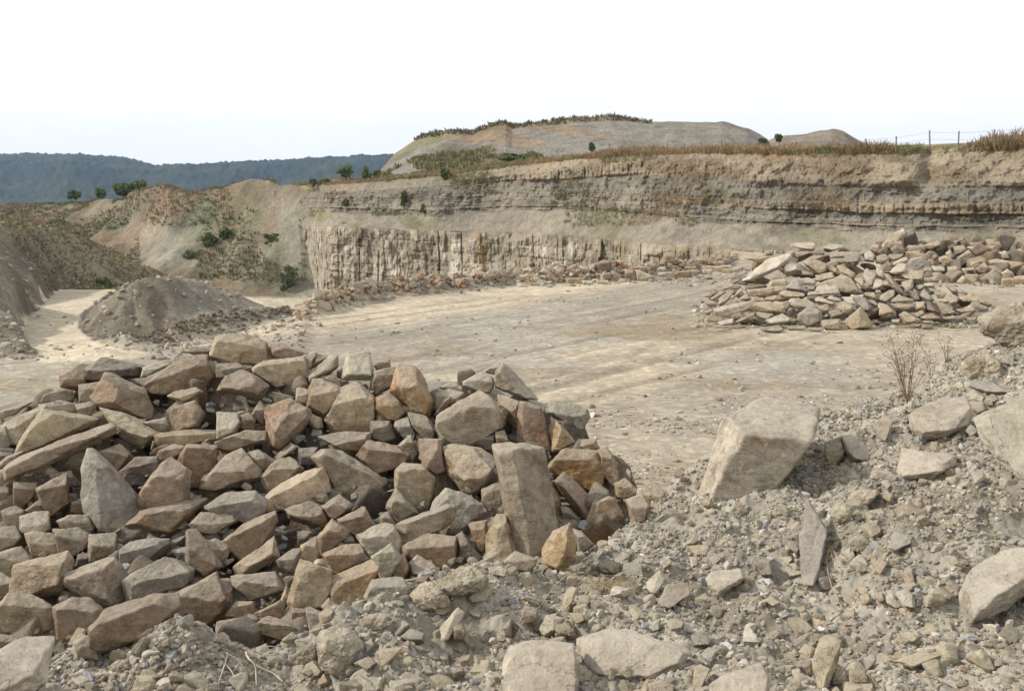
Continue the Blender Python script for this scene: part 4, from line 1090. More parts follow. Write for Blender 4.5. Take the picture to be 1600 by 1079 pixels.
cc = mixc(cc, (0.34, 0.27, 0.17), np.clip(thin, 0, 1)*0.7); fine = sst(.05, .3, vn2(S*0.35, Zq*7+.4*fbm2(S*.3, Zq, 2, 134), 133)+.4*fbm2(S*1.5, Zq*2, 3, 135)); cc = mixc(cc, (0.33, 0.285, 0.21), fine*bandf(1.95, 6.3)*.6)
cc = mixc(cc, (0.305, 0.24, 0.155), np.clip(orng, 0, 1)*np.clip(sst(900, 1150, Pxx)+0.25, 0, 1)*(0.6+0.4*jr))
lo = bandf(5.0, 6.0); cc = mixc(cc, (0.21, 0.19, 0.15), lo*0.6)
ub = bandf(6.0, 8.0); sandy = mixc(np.broadcast_to(np.array((0.335, 0.275, 0.19)), L.shape+(3,)).copy(), (0.235, 0.18, 0.115), sst(-.1, .35, fbm2(S*0.3, Zq*0.7, 5, 127)))
sandy = mixc(sandy, (0.27, 0.24, 0.17), sst(800, 700, Pxx)*0.8)
cc = cc*(1-ub[..., None])+sandy*ub[..., None]
cc = mixc(cc, (0.27, 0.22, 0.155), np.clip(upl, 0, 1)*0.8*sst(-.3, .3, fbm2(S*1.2, Zq, 2, 128)))
gr = sst(7.5, 8.3, L+0.8*fbm2(S*0.2, Zq*0.3, 3, 129)); grc = mixc(np.broadcast_to(np.array((0.30, 0.205, 0.105)), L.shape+(3,)).copy(), (0.15, 0.15, 0.07), sst(0.0, .3, fbm2(S*0.12, Zq*0, 3, 130)))
cc = cc*(1-gr[..., None])+grc*gr[..., None]
L = L0; cc = cc*np.where(lime, 1.06, .95)[..., None]*np.array([.95, .95, .97]); cc = cc*(1-up[..., None]*0.0); nr, nc = L.shape; idx = np.arange(nr*nc).reshape(nr, nc); quads = np.stack([idx[:-1, :-1], idx[:-1, 1:], idx[1:, 1:], idx[1:, :-1]], -1)
o = mesh('quarry_cliff', np.stack([Xc, D, Zc], -1).reshape(-1, 3), quads.reshape(-1, 4), ROCKFACE, cc.reshape(-1, 3))
tag(o, 'long terraced quarry wall of jointed limestone under grey and orange beds', 'cliff', None, 'structure')
def cliff_point(px, py):
    """the point of the cliff that a sight line meets first, from its rows"""
    k = int(np.clip(np.searchsorted(cpx, px), 1, len(cpx)-2)); pyc = project(np.stack([Xc[:, k], D[:, k], Zc[:, k]], -1))[1]
    j = int(np.argmin(np.abs(pyc-py))); return np.array([Xc[j, k], D[j, k], Zc[j, k]])

# ======================= SPOIL HILLS ON THE PLATEAU =======================
def spoil_hill(name, label, pxs, pys, px0, px1, Df, Dc, Db, base_c, seed, flat=0.0):
    c = np.arange(px0, px1, 1.3); r = np.linspace(Df, Db, 230); XX = T_of(c)[None]*r[:, None]; YY = np.repeat(r[:, None], len(c), 1); PP = np.repeat(c[None], len(r), 0)
    cz = 4.5+ray(PP, np.interp(PP, pxs, pys))[1]*Dc; pl = plateau(PP, YY)-0.7
    u = np.clip((YY-Df)/(Dc-Df), 0, 1); v = np.clip((YY-Dc)/(Db-Dc), 0, 1)
    warp = 1+0.12*fbm2(XX*0.08, YY*0.03, 3, seed)*sst(0, .2, u)*(1-u)
    h = np.maximum(cz-pl, 0)*np.where(YY < Dc, np.clip(u*1.02, 0, 1)*warp, 1-v**2*1.1)
    gully = 0.75*np.abs((XX*0.22+fbm2(XX*0.1, YY*0.05, 2, seed+1)*1.5) % 1-0.5)+.32*np.abs((XX*0.63+fbm2(XX*0.2, YY*0.12, 4, seed+5)*4) % 1-0.5)
    ZZ = pl+h-0.5*gully*np.sin(u*math.pi)*sst(.5, 3, h)+0.35*fbm2(XX*0.3, YY*0.3, 4, seed+2)*sst(.3, 2, h)
    cl = mixc(np.broadcast_to(np.array(base_c), XX.shape+(3,)).copy(), (0.25, 0.175, 0.10), sst(0.1, .3, fbm2(XX*0.09+YY*0.05, YY*0.03, 4, seed+3)+0.25*sst(850, 700, PP)-0.1)*0.7)
    cl = mixc(cl, (0.17, 0.17, 0.085), sst(0.12, .35, fbm2(XX*0.15, YY*0.1, 4, seed+4))*0.7*sst(870, 780, PP))
    crest = sst(0.90, 0.96, u)*np.clip(sst(1010, 990, PP), 0, 1); cl = mixc(cl, (0.23, 0.165, 0.10), crest)
    idx = np.arange(XX.size).reshape(XX.shape); q = np.stack([idx[:-1, :-1], idx[:-1, 1:], idx[1:, 1:], idx[1:, :-1]], -1).reshape(-1, 4)
    o = mesh(name, np.stack([XX, YY, ZZ], -1).reshape(-1, 3), q, FAR, cl.reshape(-1, 3)); tag(o, label, 'spoil hill', None, 'structure')
    return XX, YY, ZZ, PP, u
HX, HY, HZ, HP, HU = spoil_hill('spoil_hill', 'broad grey spoil hill with brown growth along its crest behind the cliff', [560, 585, 600, 620, 640, 660, 700, 740, 760, 775, 790, 800, 850, 900, 950, 1010, 1060, 1120, 1160, 1180, 1200, 1220],
    [300, 275, 262, 240, 226, 213, 205, 207, 197, 193, 191, 198, 192, 186, 183, 190, 190, 191, 199, 211, 224, 240], 560, 1222, 138, 178, 205, (0.225, 0.205, 0.172), 200)
spoil_hill('spoil_hill', 'smaller brown-grey spoil heap beside the broad hill, near the fence posts', [1150, 1180, 1210, 1240, 1290, 1310, 1335, 1350], [245, 226, 214, 209, 202, 207, 223, 240], 1150, 1350, 118, 138, 160, (0.235, 0.20, 0.155), 230)

# ======================= DISTANT WOODED HILLS =======================
c = np.concatenate([np.arange(-900, 720, 2.0), np.arange(724, 2600, 8.0)]); r = np.linspace(1300, 3100, 130)
XX = T_of(c)[None]*r[:, None]; YY = np.repeat(r[:, None], len(c), 1); PP = np.repeat(c[None], len(r), 0)
sil = np.interp(PP, [-900, 0, 60, 130, 170, 210, 250, 290, 330, 400, 480, 560, 620, 700, 1000, 2600], [262, 245, 242, 243, 246, 249, 260, 261, 258, 255, 250, 246, 243, 248, 290, 300])+0
topz = 4.5+ray(PP, sil)[1]*2500
u = sst(0, 1, (YY-1350)/(2500-1350)); ZZ = -26+(topz+26)*u*np.where(YY > 2500, 1-0.4*((YY-2500)/600)**2, 1)
ZZ = ZZ+28*fbm2(XX/420, YY/420, 3, 300)*np.sin(np.clip(u, 0, 1)*math.pi)
canopy = 1-cell2(XX/15.0, YY/15.0, 310)[0]
ZZ = ZZ+22*(0.5-np.abs((XX/230+YY/600+.7*fbm2(XX/500, YY/500, 3, 313)) % 1-.5)*2)*np.sin(np.clip(u, 0, 1)*math.pi)+sst(.05, .2, u)*(11*canopy+6*fbm2(XX/30, YY/30, 3, 311))-6*sst(.05, .2, u)
cl = mixc(np.broadcast_to(np.array((0.024, 0.036, 0.030)), XX.shape+(3,)).copy(), (0.046, 0.056, 0.036), sst(-.1, .3, fbm2(XX/60, YY/60, 4, 312)))
cl = mixc(cl, (0.16, 0.17, 0.075), sst(0.10, 0.04, u))
idx = np.arange(XX.size).reshape(XX.shape); q = np.stack([idx[:-1, :-1], idx[:-1, 1:], idx[1:, 1:], idx[1:, :-1]], -1).reshape(-1, 4)
WOOD = ground_mat('woodland', (0.01, 0.05), 0.5, 2.0, 0.08)
tag(mesh('wooded_hills', np.stack([XX, YY, ZZ], -1).reshape(-1, 3), q, WOOD, cl.reshape(-1, 3)), 'long dark blue-green wooded ridge on the horizon', 'hills', None, 'structure')
# ======================= STONES =======================
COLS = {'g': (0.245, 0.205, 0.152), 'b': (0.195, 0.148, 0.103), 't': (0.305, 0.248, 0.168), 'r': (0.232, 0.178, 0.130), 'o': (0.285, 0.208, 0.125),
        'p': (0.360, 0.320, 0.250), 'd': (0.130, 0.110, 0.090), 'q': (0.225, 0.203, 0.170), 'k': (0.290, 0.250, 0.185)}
CWORD = {'g': 'grey-brown', 'b': 'brown', 't': 'tan', 'r': 'reddish', 'o': 'ochre', 'p': 'pale', 'd': 'dark', 'q': 'bluish-grey', 'k': 'dusty'}
RUST = {'g': 0.10, 'b': 0.22, 't': 0.22, 'r': 0.40, 'o': 0.75, 'p': 0.08, 'd': 0.2, 'q': 0.05, 'k': 0.0}
def hull_shape(planes, ext, level, rng, rough=0.03, sharp=26, clod=False):
    """surface of the solid cut out by the planes (n, d), with chipped edges"""
    V, F = ICO[level]; n = np.array([p[0] for p in planes]); d = np.array([p[1] for p in planes])
    n = n/np.linalg.norm(n, axis=1)[:, None]
    U = V*ext; U = U/np.linalg.norm(U, axis=1)[:, None]
    sz = float(np.mean(ext)); sd = rng.randint(1, 9999)
    q = U*1.7+sd*0.37
    jit = np.stack([vn3(q*2.2+11, sd), vn3(q*2.2+23, sd+1), vn3(q*2.2+37, sd+2)], 1)*(0.16 if not clod else 0.45)
    W = U+jit*0.6; W /= np.linalg.norm(W, axis=1)[:, None]
    dots = np.maximum(W@n.T, 1e-4)
    wob = 1+rough*1.6*np.stack([vn3(q*1.4+5*k, sd+7+k) for k in range(len(d))], 1)
    inv = dots/(d[None]*wob)
    r = 1/(inv**sharp).sum(1)**(1.0/sharp)
    r = np.minimum(r, 1.6/np.linalg.norm(U/ext, axis=1))
    X_ = U*r[:, None]
    s = X_/sz
    amp = sz*rough
    X_ = X_+U*(amp*(1.1*fbm3(s*2.3+sd, 3, sd+20)+1.3*np.minimum(0, fbm3(s*4.5+sd, 4, sd+31, .65))))[:, None]
    if clod: X_ = X_+U*(sz*(0.16*fbm3(s*3+sd, 4, sd+41)+0.10*fbm3(s*9+sd, 3, sd+43)))[:, None]
    return X_, F
def view_frame(px, py):
    t, s = ray(px, py); w = -np.array([float(t), 1.0, float(s)]); w /= np.linalg.norm(w)
    u = np.array([1.0, 0, 0]); v = np.cross(w, u); v /= np.linalg.norm(v); u = np.cross(v, w); return u, v, w
def traced_stone(name, poly, code, ridge, D, slab=False, thick=1.0, seed=0, mat=None, lean=0.0):
    """a stone whose facing outline has the traced corners, at distance D, with its own depth"""
    rng = np.random.RandomState(seed); c0 = poly.mean(0)
    ar = 0; cx = cy = 0
    for k in range(len(poly)):
        x0, y0 = poly[k]; x1, y1 = poly[(k+1) % len(poly)]; a = x0*y1-x1*y0; ar += a; cx += (x0+x1)*a; cy += (y0+y1)*a
    if abs(ar) > 1: c0 = np.array([cx/(3*ar), cy/(3*ar)])
    u, v, w = view_frame(*c0); C0 = P(c0[0], c0[1], D); m = np.linalg.norm(C0-CAM)/math.hypot(FPX, math.hypot(c0[0]-800, 539.5-c0[1]))
    q = (poly-c0)*np.array([1, -1])*m
    if ((q[:, 0]*np.roll(q[:, 1], -1)-np.roll(q[:, 0], -1)*q[:, 1]).sum()) < 0: q = q[::-1]
    lo, hi = q.min(0), q.max(0); W_, H_ = hi-lo
    planes = []
    for k in range(len(q)):
        a, b = q[k], q[(k+1) % len(q)]; e = b-a; L_ = np.hypot(*e)
        if L_ < 1e-5: continue
        n2 = np.array([e[1], -e[0]])/L_; dist = n2@a
        if dist < 0.04*min(W_, H_): dist = 0.04*min(W_, H_)+abs(dist)*0.2
        for tz in (rng.uniform(0.05, 0.45), -rng.uniform(0.1, 0.6)):
            planes.append((np.array([n2[0], n2[1], tz]), dist/math.hypot(1, tz)*1.02))
    if ridge is None:
        top = hi[1]-(0.25+0.25*rng.rand())*H_*(1 if not slab else 1.9); sk = rng.uniform(-.3, .3)
        r0 = np.array([lo[0], top-sk*W_*0.5]); r1 = np.array([hi[0], top+sk*W_*0.5])
    else: r0, r1 = [(np.array(z)-c0)*np.array([1, -1])*m for z in ridge]
    e = r1-r0; e /= np.hypot(*e); nA = np.array([-e[1], e[0]])
    if nA[1] < -0.15 or (abs(nA[1]) <= 0.15 and nA[0] > 0): nA = -nA
    dA = (q-r0)@nA; distA = max(dA.max(), 0.08*H_); distB = max(-dA.min(), 0.08*H_)
    base = min(W_, H_)
    h = np.clip(distA*1.0, 0.28*base, 0.62*base)*thick
    tA = h/distA*1.05 if ridge is not None else math.tan(math.radians(rng.uniform(35, 52)))
    tB = min(h*0.75/distB, math.tan(math.radians(rng.uniform(6, 26))))
    rc = r0@nA
    sA, sB = math.sin(math.atan(tA)), math.sin(math.atan(tB)); cA, cB = math.cos(math.atan(tA)), math.cos(math.atan(tB))
    off = rng.uniform(-.12, .12)
    planes.append((np.array([nA[0]*sA, nA[1]*sA, cA]), rc*sA+h*cA)); planes.append((np.array([-nA[0]*sB, -nA[1]*sB, cB]), -rc*sB+h*cB))
    for _c in range(1+(rng.rand() < .55)):
        an = rng.uniform(0, 2*math.pi); n2 = np.array([math.cos(an), math.sin(an)]); sup = (q@n2).max(); ti = rng.uniform(.5, .9)
        planes.append((np.array([n2[0], n2[1], 1/ti]), (sup*0.62*1+h*0.8/ti)))
        nn_ = math.hypot(1, 1/ti); planes[-1] = (planes[-1][0], planes[-1][1]/nn_)
    hb = h*rng.uniform(0.7, 1.1)
    planes.append((np.array([rng.uniform(-.3, .3), rng.uniform(-.3, .3), -1.0]), hb))
    P3 = []
    for n_, d_ in planes:
        if np.linalg.norm(n_) and abs(np.linalg.norm(n_)-1) > 1e-6 and n_[2] == -1.0: d_ = d_/1
        P3.append((n_, max(d_, 0.03*base)))
    big = max(W_, H_)/m
    lev = 5 if big > 62 else 4 if big > 28 else 3 if big > 13 else 2
    ext = np.array([W_/2, H_/2, (h+hb)/2])
    X_, F = hull_shape(P3, ext, lev, rng, rough=0.045 if code != 'k' else 0.05, sharp=110 if code != 'k' else 10, clod=code == 'k')
    V = X_[:, :1]*u+X_[:, 1:2]*(v-lean*w)+X_[:, 2:]*w
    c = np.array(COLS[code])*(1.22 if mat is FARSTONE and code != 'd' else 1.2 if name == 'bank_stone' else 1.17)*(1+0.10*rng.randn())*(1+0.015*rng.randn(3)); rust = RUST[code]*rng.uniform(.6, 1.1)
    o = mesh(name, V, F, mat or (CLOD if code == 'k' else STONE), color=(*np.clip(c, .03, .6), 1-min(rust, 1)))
    o.location = C0
    return o, C0
CLOD = stone_mat('earth_clod', 0.3); 
def parse(txt, ox, oy, s):
    out = []
    for ln in txt.strip().splitlines():
        ln, _, full = ln.partition('@'); ln, _, short = ln.partition('#'); ln, _, rd = ln.partition('|')
        tk = ln.split(); cd_ = tk[0][0]; fl_ = tk[0][1:]
        poly = np.array([[float(a) for a in t.split(',')] for t in tk[1:]])/s+(ox, oy)
        if rd.strip():
            a, b = rd.strip().split('>'); rd = [np.array([float(z) for z in q.split(',')])/s+(ox, oy) for q in (a, b)]
        else: rd = None
        out.append(dict(c=cd_, f=fl_, poly=poly, ridge=rd, short=short.strip(), full=full.strip(), ctr=poly.mean(0)))
    return out
ALLLAB = set()
def name_all(items, noun, area_q):
    """labels: the hand-written one, else look + landmark stones next to it"""
    marks = [i for i in items if i['short']]
    for i in items:
        if i['full']: i['label'] = i['full']; ALLLAB.add(i['label'])
    for i in items:
        if i['full']: continue
        w_, h_ = np.ptp(i['poly'], axis=0); ar = w_*h_
        size = 'small ' if ar < area_q[0] else 'large ' if ar > area_q[1] else ''
        shape = 'long' if w_ > 2.1*h_ else 'wide' if w_ > 1.45*h_ else 'upright' if h_ > 1.35*w_ else 'blocky'
        ms = sorted(marks, key=lambda m: np.hypot(*(m['ctr']-i['ctr'])))
        done = False
        for a in ms[:4]:
            d = i['ctr']-a['ctr']; rel = ('just above' if d[1] < 0 else 'just below') if abs(d[1]) > 0.8*abs(d[0]) else 'beside'
            for b in [m for m in ms if m is not a][:6]:
                for ex in ('', size and ''):
                    lab = f"{size}{CWORD[i['c']]} {shape} {noun} {rel} the {a['short']}, towards the {b['short']}"
                    if lab not in ALLLAB and len(lab.replace(',', '').split()) <= 16:
                        ALLLAB.add(lab); i['label'] = lab; done = True; break
                if done: break
            if done: break
        if not done: i['label'] = f"{size}{CWORD[i['c']]} {shape} {noun} among its neighbours near the {ms[0]['short']}"
SEED = [100]
def place(items, name, cat, group, depth, mode, thick=1.0, mat=None, slab=False):
    bot = np.array([[i['ctr'][0], i['poly'][:, 1].max()-0.10*np.ptp(i['poly'][:, 1])] for i in items])
    gD = hit(bot[:, 0], bot[:, 1], det=mode == 'ground', hi=15 if mode == 'ground' else 60); tD = hit(bot[:, 0], np.array([i['poly'][:, 1].min() for i in items]), hi=15 if mode == 'ground' else 60)
    for k, i in enumerate(items):
        SEED[0] += 1; rng = np.random.RandomState(SEED[0])
        m = max(gD[k], 3)/FPX; half = 0.35*min(np.ptp(i['poly'][:, 0]), np.ptp(i['poly'][:, 1]))*m
        if mode == 'pile':
            D = float(depth(i['ctr'][0], i['ctr'][1])); D = min(D, gD[k]+half*0.8)
            sc_ = D/FPX; sz = min(np.ptp(i['poly'][:, 0]), np.ptp(i['poly'][:, 1]))*sc_
            D += sz*0.10*rng.randn()*0.5
            if 'F' in i['f']: D -= 0.40*sz
            elif 'f' in i['f']: D -= 0.22*sz
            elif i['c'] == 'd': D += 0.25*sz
        else: D = gD[k]+half*(0.55 if i['c'] != 'k' else 0.7)
        lean = 0.35 if slab else 0.12
        if mode == 'ground':
            hm_ = np.ptp(i['poly'][:, 1])*gD[k]/FPX; lean = float(np.clip((tD[k]-gD[k])/max(hm_, .01)*0.5-0.15, 0, 1.2)) if 'k' not in i['c'] else .3; D += 0.22*lean*hm_-0.04
        if mode == 'pile': pc_ = i['poly'].mean(0); i['poly'] = pc_+(i['poly']-pc_)*(1.09 if name == 'quarry_stone' else 1.07)
        o, c = traced_stone(name, i['poly'], i['c'], i['ridge'], D, slab, thick, SEED[0], mat, lean)
        tag(o, i['label'], cat, group)
        i['D'] = D; i['obj'] = o
S4 = 1600/360.0
heap = parse(HEAP_A, 0, 520, S4)+parse(HEAP_B, 340, 510, S4)+parse(HEAP_C, 680, 540, S4)+parse(HEAP_D, 0, 740, S4)+parse(HEAP_E, 340, 740, S4)
name_all(heap, 'stone', (900, 4200)); place(heap, 'quarry_stone', 'stone', 'rough quarried stones heaped below the gravel bank', heapD, 'pile')
slabs = parse(SLAB_G, 1080, 350, 1559/260.)+parse(SLAB_H, 1320, 350, 1600/280.)
name_all(slabs, 'slab', (160, 900)); place(slabs, 'stone_slab', 'slab', 'stone slabs piled on the quarry floor', slabD, 'pile', 1.0, FARSTONE, True)
blocks = parse(BLOCKS, 1320, 350, 1600/280.)
name_all(blocks, 'block', (160, 600)); place(blocks, 'stone_block', 'block', 'squared blocks piled at the cliff foot behind the slabs', blockD, 'pile', 1.0, FARSTONE)
rws = parse(ROWS, 780, 350, 4.0)
name_all(rws, 'block', (160, 600)); place(rws, 'row_block', 'block', 'blocks dumped in a row along the floor\'s edge', lambda a, b: 50+(440-b)/40*4.5, 'pile', 1.0, FARSTONE)
bank = (parse(BANK_K, 1300, 460, 4.15)+parse(BANK_L, 1260, 660, 1600/340.)+parse(BANK_M, 1180, 850, 1600/420.)+parse(BANK_N, 780, 850, 4.0)
        +parse(BANK_O, 400, 880, 4.0)+parse(BANK_P, 0, 940, 4.0))
# ---- the biggest boulder, facet by facet ----
def boulder():
    s = 1245/300.; pp = lambda x, y: np.array([1000+x/s, 600+y/s])
    out_ = np.array([pp(*q) for q in ((600,55),(700,30),(1160,140),(1140,280),(1105,385),(1040,490),(900,650),(800,797),(500,805),(430,800),(330,720),(278,690),(290,570),(400,310),(540,230))])
    c0 = pp(700, 440); bot = hit([pp(600, 790)[0]], [pp(600, 790)[1]], det=True, hi=15)[0]; D = bot+0.42
    u, v, w = view_frame(*c0); C0 = P(c0[0], c0[1], D); m = np.linalg.norm(C0-CAM)/math.hypot(FPX, math.hypot(c0[0]-800, 539.5-c0[1]))
    L = lambda x, y, z: np.array([*((pp(x, y)-c0)*np.array([1, -1])*m), z])
    A, B, Cc, Dd = L(660, 335, .52), L(1115, 365, .44), L(440, 800, .30), L(800, 797, .22)
    E, Gg, Hh, I_ = L(620, 55, -.40), L(1160, 140, -.40), L(278, 690, -.25), L(290, 560, -.12)
    def pl(a, b, c):
        n = np.cross(b-a, c-a); n /= np.linalg.norm(n)
        if n@(a*1) < 0: n = -n
        return (n, n@a)
    planes = [pl(A, B, E), pl(A, Cc, Hh), pl(A, B, Cc), pl(Cc, Dd, B)]
    q = (out_-c0)*np.array([1, -1])*m
    if ((q[:, 0]*np.roll(q[:, 1], -1)-np.roll(q[:, 0], -1)*q[:, 1]).sum()) < 0: q = q[::-1]
    for k in range(len(q)):
        a, b = q[k], q[(k+1) % len(q)]; e = b-a; L_ = np.hypot(*e); n2 = np.array([e[1], -e[0]])/L_
        planes.append((np.array([n2[0], n2[1], 0.03]), n2@a*1.0))
    planes.append((np.array([.1, -.2, -1.0]), .45))
    rng = np.random.RandomState(5)
    X_, F = hull_shape([(n, max(d, .03)) for n, d in planes], np.array([.6, .55, .42]), 5, rng, 0.045, 80)
    o = mesh('boulder', X_[:, :1]*u+X_[:, 1:2]*v+X_[:, 2:]*w, F, STONE, color=(0.42, 0.37, 0.295, 0.96)); o.location = C0
    tag(o, 'biggest boulder, flat-topped and cream, with a darker chipped front, on the bank beside the heap', 'boulder')
    return o
boulder()
bank.append(dict(c='p', f='', poly=np.array([[1070., 620.], [1280, 790]]), ridge=None, short='biggest boulder', full='x', ctr=np.array([1170., 705.])))
bg_ = bank[-1]; name_all(bank, 'stone', (330, 3000)); bank.pop()
place(bank, 'bank_stone', 'stone', 'stones lying in the gravel bank', None, 'ground')
for i in bank:
    w_, h_ = np.ptp(i['poly'], axis=0)
    if i['c'] == 'k' and w_*h_ > 2500: i['obj'].name = 'earth_clod'; i['obj']['category'] = 'earth clod'; i['obj']['group'] = 'crumbly clods on the bank'
    elif w_*h_ > 6000: i['obj'].name = 'boulder'; i['obj']['category'] = 'boulder'; del i['obj']['group']

# ---- dim stones that show in the gaps ----
def fillers(items, n, name, cat, label, group, depth, back, mat, sz, lim, seed, inside):
    rng = np.random.RandomState(seed); cells = []
    tmpl = []
    for k in range(10):
        pl = [(v_/np.linalg.norm(v_), rng.uniform(.5, .8)) for v_ in rng.randn(9, 3)]+[(s__*e__, .72) for e__ in np.eye(3) for s__ in (1, -1)]
        X_, F = hull_shape(pl, np.array([1, 1, 1.]), 3, rng, 0.03, 30); me_ = (X_, F); tmpl.append(me_)
    tm = []
    placed = 0; pts = []
    while placed < n:
        px = rng.uniform(*lim[0]); py = rng.uniform(*lim[1])
        if not inside(px, py): continue
        if pts and min((px-a)**2+((py-b)*1.3)**2 for a, b in pts) < sz[2]**2 and rng.rand() > 0.01: continue
        pts.append((px, py)); D = float(depth(px, py))+back*rng.uniform(.75, 1.25); C0 = P(px, py, D)
        k = placed % 10
        if placed < 10: o = mesh(name, tmpl[k][0]*1.0, tmpl[k][1], mat); tm.append(o)
        else: o = tm[k].copy(); sc.collection.objects.link(o)
        s_ = rng.uniform(sz[0], sz[1]); o.location = C0; o.scale = (s_*rng.uniform(.9, 1.5), s_*rng.uniform(.8, 1.2), s_*rng.uniform(.6, 1.0)*(.4 if 'slab' in name else 1))
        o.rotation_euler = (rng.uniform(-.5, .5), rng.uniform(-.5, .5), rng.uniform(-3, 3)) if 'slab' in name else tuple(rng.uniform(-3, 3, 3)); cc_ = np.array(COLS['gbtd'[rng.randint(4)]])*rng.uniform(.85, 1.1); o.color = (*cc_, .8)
        tag(o, label, cat, group); placed += 1
def in_heap(px, py):
    top = np.interp(px, [0, 60, 140, 240, 380, 440, 600, 780, 870, 940, 1010], [632, 612, 585, 580, 545, 560, 600, 600, 650, 700, 790])
    bot_ = np.interp(px, [0, 150, 270, 400, 600, 700, 800, 930, 1010], [1010, 1035, 990, 1040, 960, 905, 890, 860, 810]); return top+14 < py < bot_+10
fillers(heap, 125, 'quarry_stone', 'stone', 'dim brown stone deep in a gap between the heaped stones', 'shadowed stones deep in the gaps of the stone heap', heapD, 0.42, STONE, (0.24, 0.34, 40), ((-10, 1000), (540, 1040)), 41, in_heap)
def in_slab(px, py):
    return py < 512-max(0, (px-1400))*0.10-max(0, 1200-px)*0.1 and py > np.interp(px, [1100, 1160, 1240, 1300, 1400, 1440, 1540], [480, 425, 386, 386, 400, 438, 490])
fillers(slabs, 72, 'stone_slab', 'slab', 'shaded slab buried between the piled slabs', 'shaded slabs inside the slab pile', slabD, 1.15, FARSTONE, (0.38, 0.62, 16), ((1110, 1540), (385, 512)), 42, in_slab)
def in_block(px, py): return py > np.interp(px, [1375, 1400, 1480, 1560, 1620], [385, 376, 384, 382, 388])
fillers(blocks, 60, 'stone_block', 'block', 'shaded block buried between the piled blocks', 'shaded blocks inside the block pile', blockD, 0.9, FARSTONE, (0.5, 0.75, 14), ((1375, 1640), (374, 440)), 43, in_block)

# ======================= GRAVEL (beyond counting) =======================
def chunk_templates(level, n, seed, rough=.05):
    rng = np.random.RandomState(seed); o = []
    for k in range(n):
        pl = [(v_/np.linalg.norm(v_), rng.uniform(.38, .85)) for v_ in rng.randn(6, 3)]+[(s__*e__, .85) for e__ in np.eye(3) for s__ in (1, -1)]
        X_, F = hull_shape(pl, np.array([1, 1, 1.]), level, rng, rough, 40); o.append(X_)
    return np.array(o), ICO[level][1]
def scatter(name, label, pts, size, cols_, level, seed, mat=PEBBLE, flat=(0.55, 0.95), sink=0.25, cat='gravel'):
    rng = np.random.RandomState(seed); Tm, F = chunk_templates(level, 14, seed); n = len(pts); nv = Tm.shape[1]
    sx = size*rng.uniform(.8, 1.35, n); sy = size*rng.uniform(.7, 1.1, n); szz = size*rng.uniform(flat[0], flat[1], n)
    a, b = rng.uniform(0, 2*math.pi, n), rng.normal(0, .35, n); g = rng.normal(0, .35, n)
    V = Tm[rng.randint(0, 14, n)]*np.stack([sx, sy, szz], 1)[:, None]
    ca, sa = np.cos(a)[:, None], np.sin(a)[:, None]; cb, sb = np.cos(b)[:, None], np.sin(b)[:, None]; cg, sg = np.cos(g)[:, None], np.sin(g)[:, None]
    x, y, z = V[..., 0], V[..., 1], V[..., 2]
    y, z = y*cg-z*sg, y*sg+z*cg; x, z = x*cb+z*sb, -x*sb+z*cb; x, y = x*ca-y*sa, x*sa+y*ca
    V = np.stack([x, y, z], -1)+pts[:, None]+np.stack([0*size, 0*size, szz*(0.5-sink)], 1)[:, None]
    Fq = (F[None]+np.arange(n)[:, None, None]*nv).reshape(-1, 3)
    o = mesh(name, V.reshape(-1, 3), Fq, mat, np.repeat(cols_, nv, 0), smooth=False)
    return tag(o, label, cat, None, 'stuff')
PAL = np.array([(0.27, 0.232, 0.168), (0.33, 0.288, 0.215), (0.40, 0.36, 0.285), (0.25, 0.225, 0.18), (0.27, 0.265, 0.25), (0.22, 0.188, 0.135), (0.46, 0.43, 0.37), (0.31, 0.245, 0.165)])
PALW = np.array([.27, .27, .10, .10, .05, .13, .03, .05])
def bank_points(n, seed, pw=1.0, y1=11.0):
    rng = np.random.RandomState(seed); pts = []
    tot = 0
    while tot < n:
        px = rng.uniform(-180, 1780, 40000); yy = 2.6+(y1-2.6)*rng.rand(40000)**pw; t = T_of(px)
        cr = np.interp(t, CR_T, CR_D); k = yy < cr+0.15; px, yy, t = px[k], yy[k], t[k]
        pts.append(np.stack([t*yy, yy], 1)); tot += len(yy)
    p = np.concatenate(pts)[:n]; return np.c_[p, terrain(p[:, 0], p[:, 1])]
rg = np.random.RandomState(3)
def pal(n, seed): r_ = np.random.RandomState(seed); return PAL[r_.choice(8, n, p=PALW)]*r_.uniform(.88, 1.22, (n, 1))*np.array([1.0, 1.01, 1.07])
# crumbs
p1 = bank_points(60000, 11); dens = fbm2(p1[:, 0]*1.6, p1[:, 1]*1.6, 3, 500)
s1 = 0.004+0.013*rg.rand(len(p1))**2.2; keep = dens > -0.30
scatter('gravel', 'fine crumbly gravel covering the bank', p1[keep], s1[keep]*(1+.10*np.maximum(0, p1[keep, 1]-4)), pal(keep.sum(), 1), 1, 61)
p2 = bank_points(5200, 12); s2 = 0.013+0.024*rg.rand(len(p2))**2.6
scatter('gravel', 'coarse angular gravel strewn over the bank', p2, s2*(1+.04*np.maximum(0, p2[:, 1]-4)), pal(len(p2), 2), 2, 62)
p3 = bank_points(620, 13); s3 = 0.026+0.036*rg.rand(len(p3))**2
scatter('rubble', 'small angular stones half sunk in the bank', p3, s3, pal(len(p3), 3), 2, 63, cat='rubble')
pk = bank_points(1500, 17); pk = pk[fbm2(pk[:, 0]*1.1, pk[:, 1]*1.1, 3, 505) > -.1]; scatter('rubble', 'crumbling soil clods lying over the bank', pk, 0.018+0.05*rg.rand(len(pk))**2.5, np.array([[0.30, 0.262, 0.19]])*rg.uniform(.85, 1.12, (len(pk), 1)), 2, 73, flat=(.5, .9), cat='rubble')
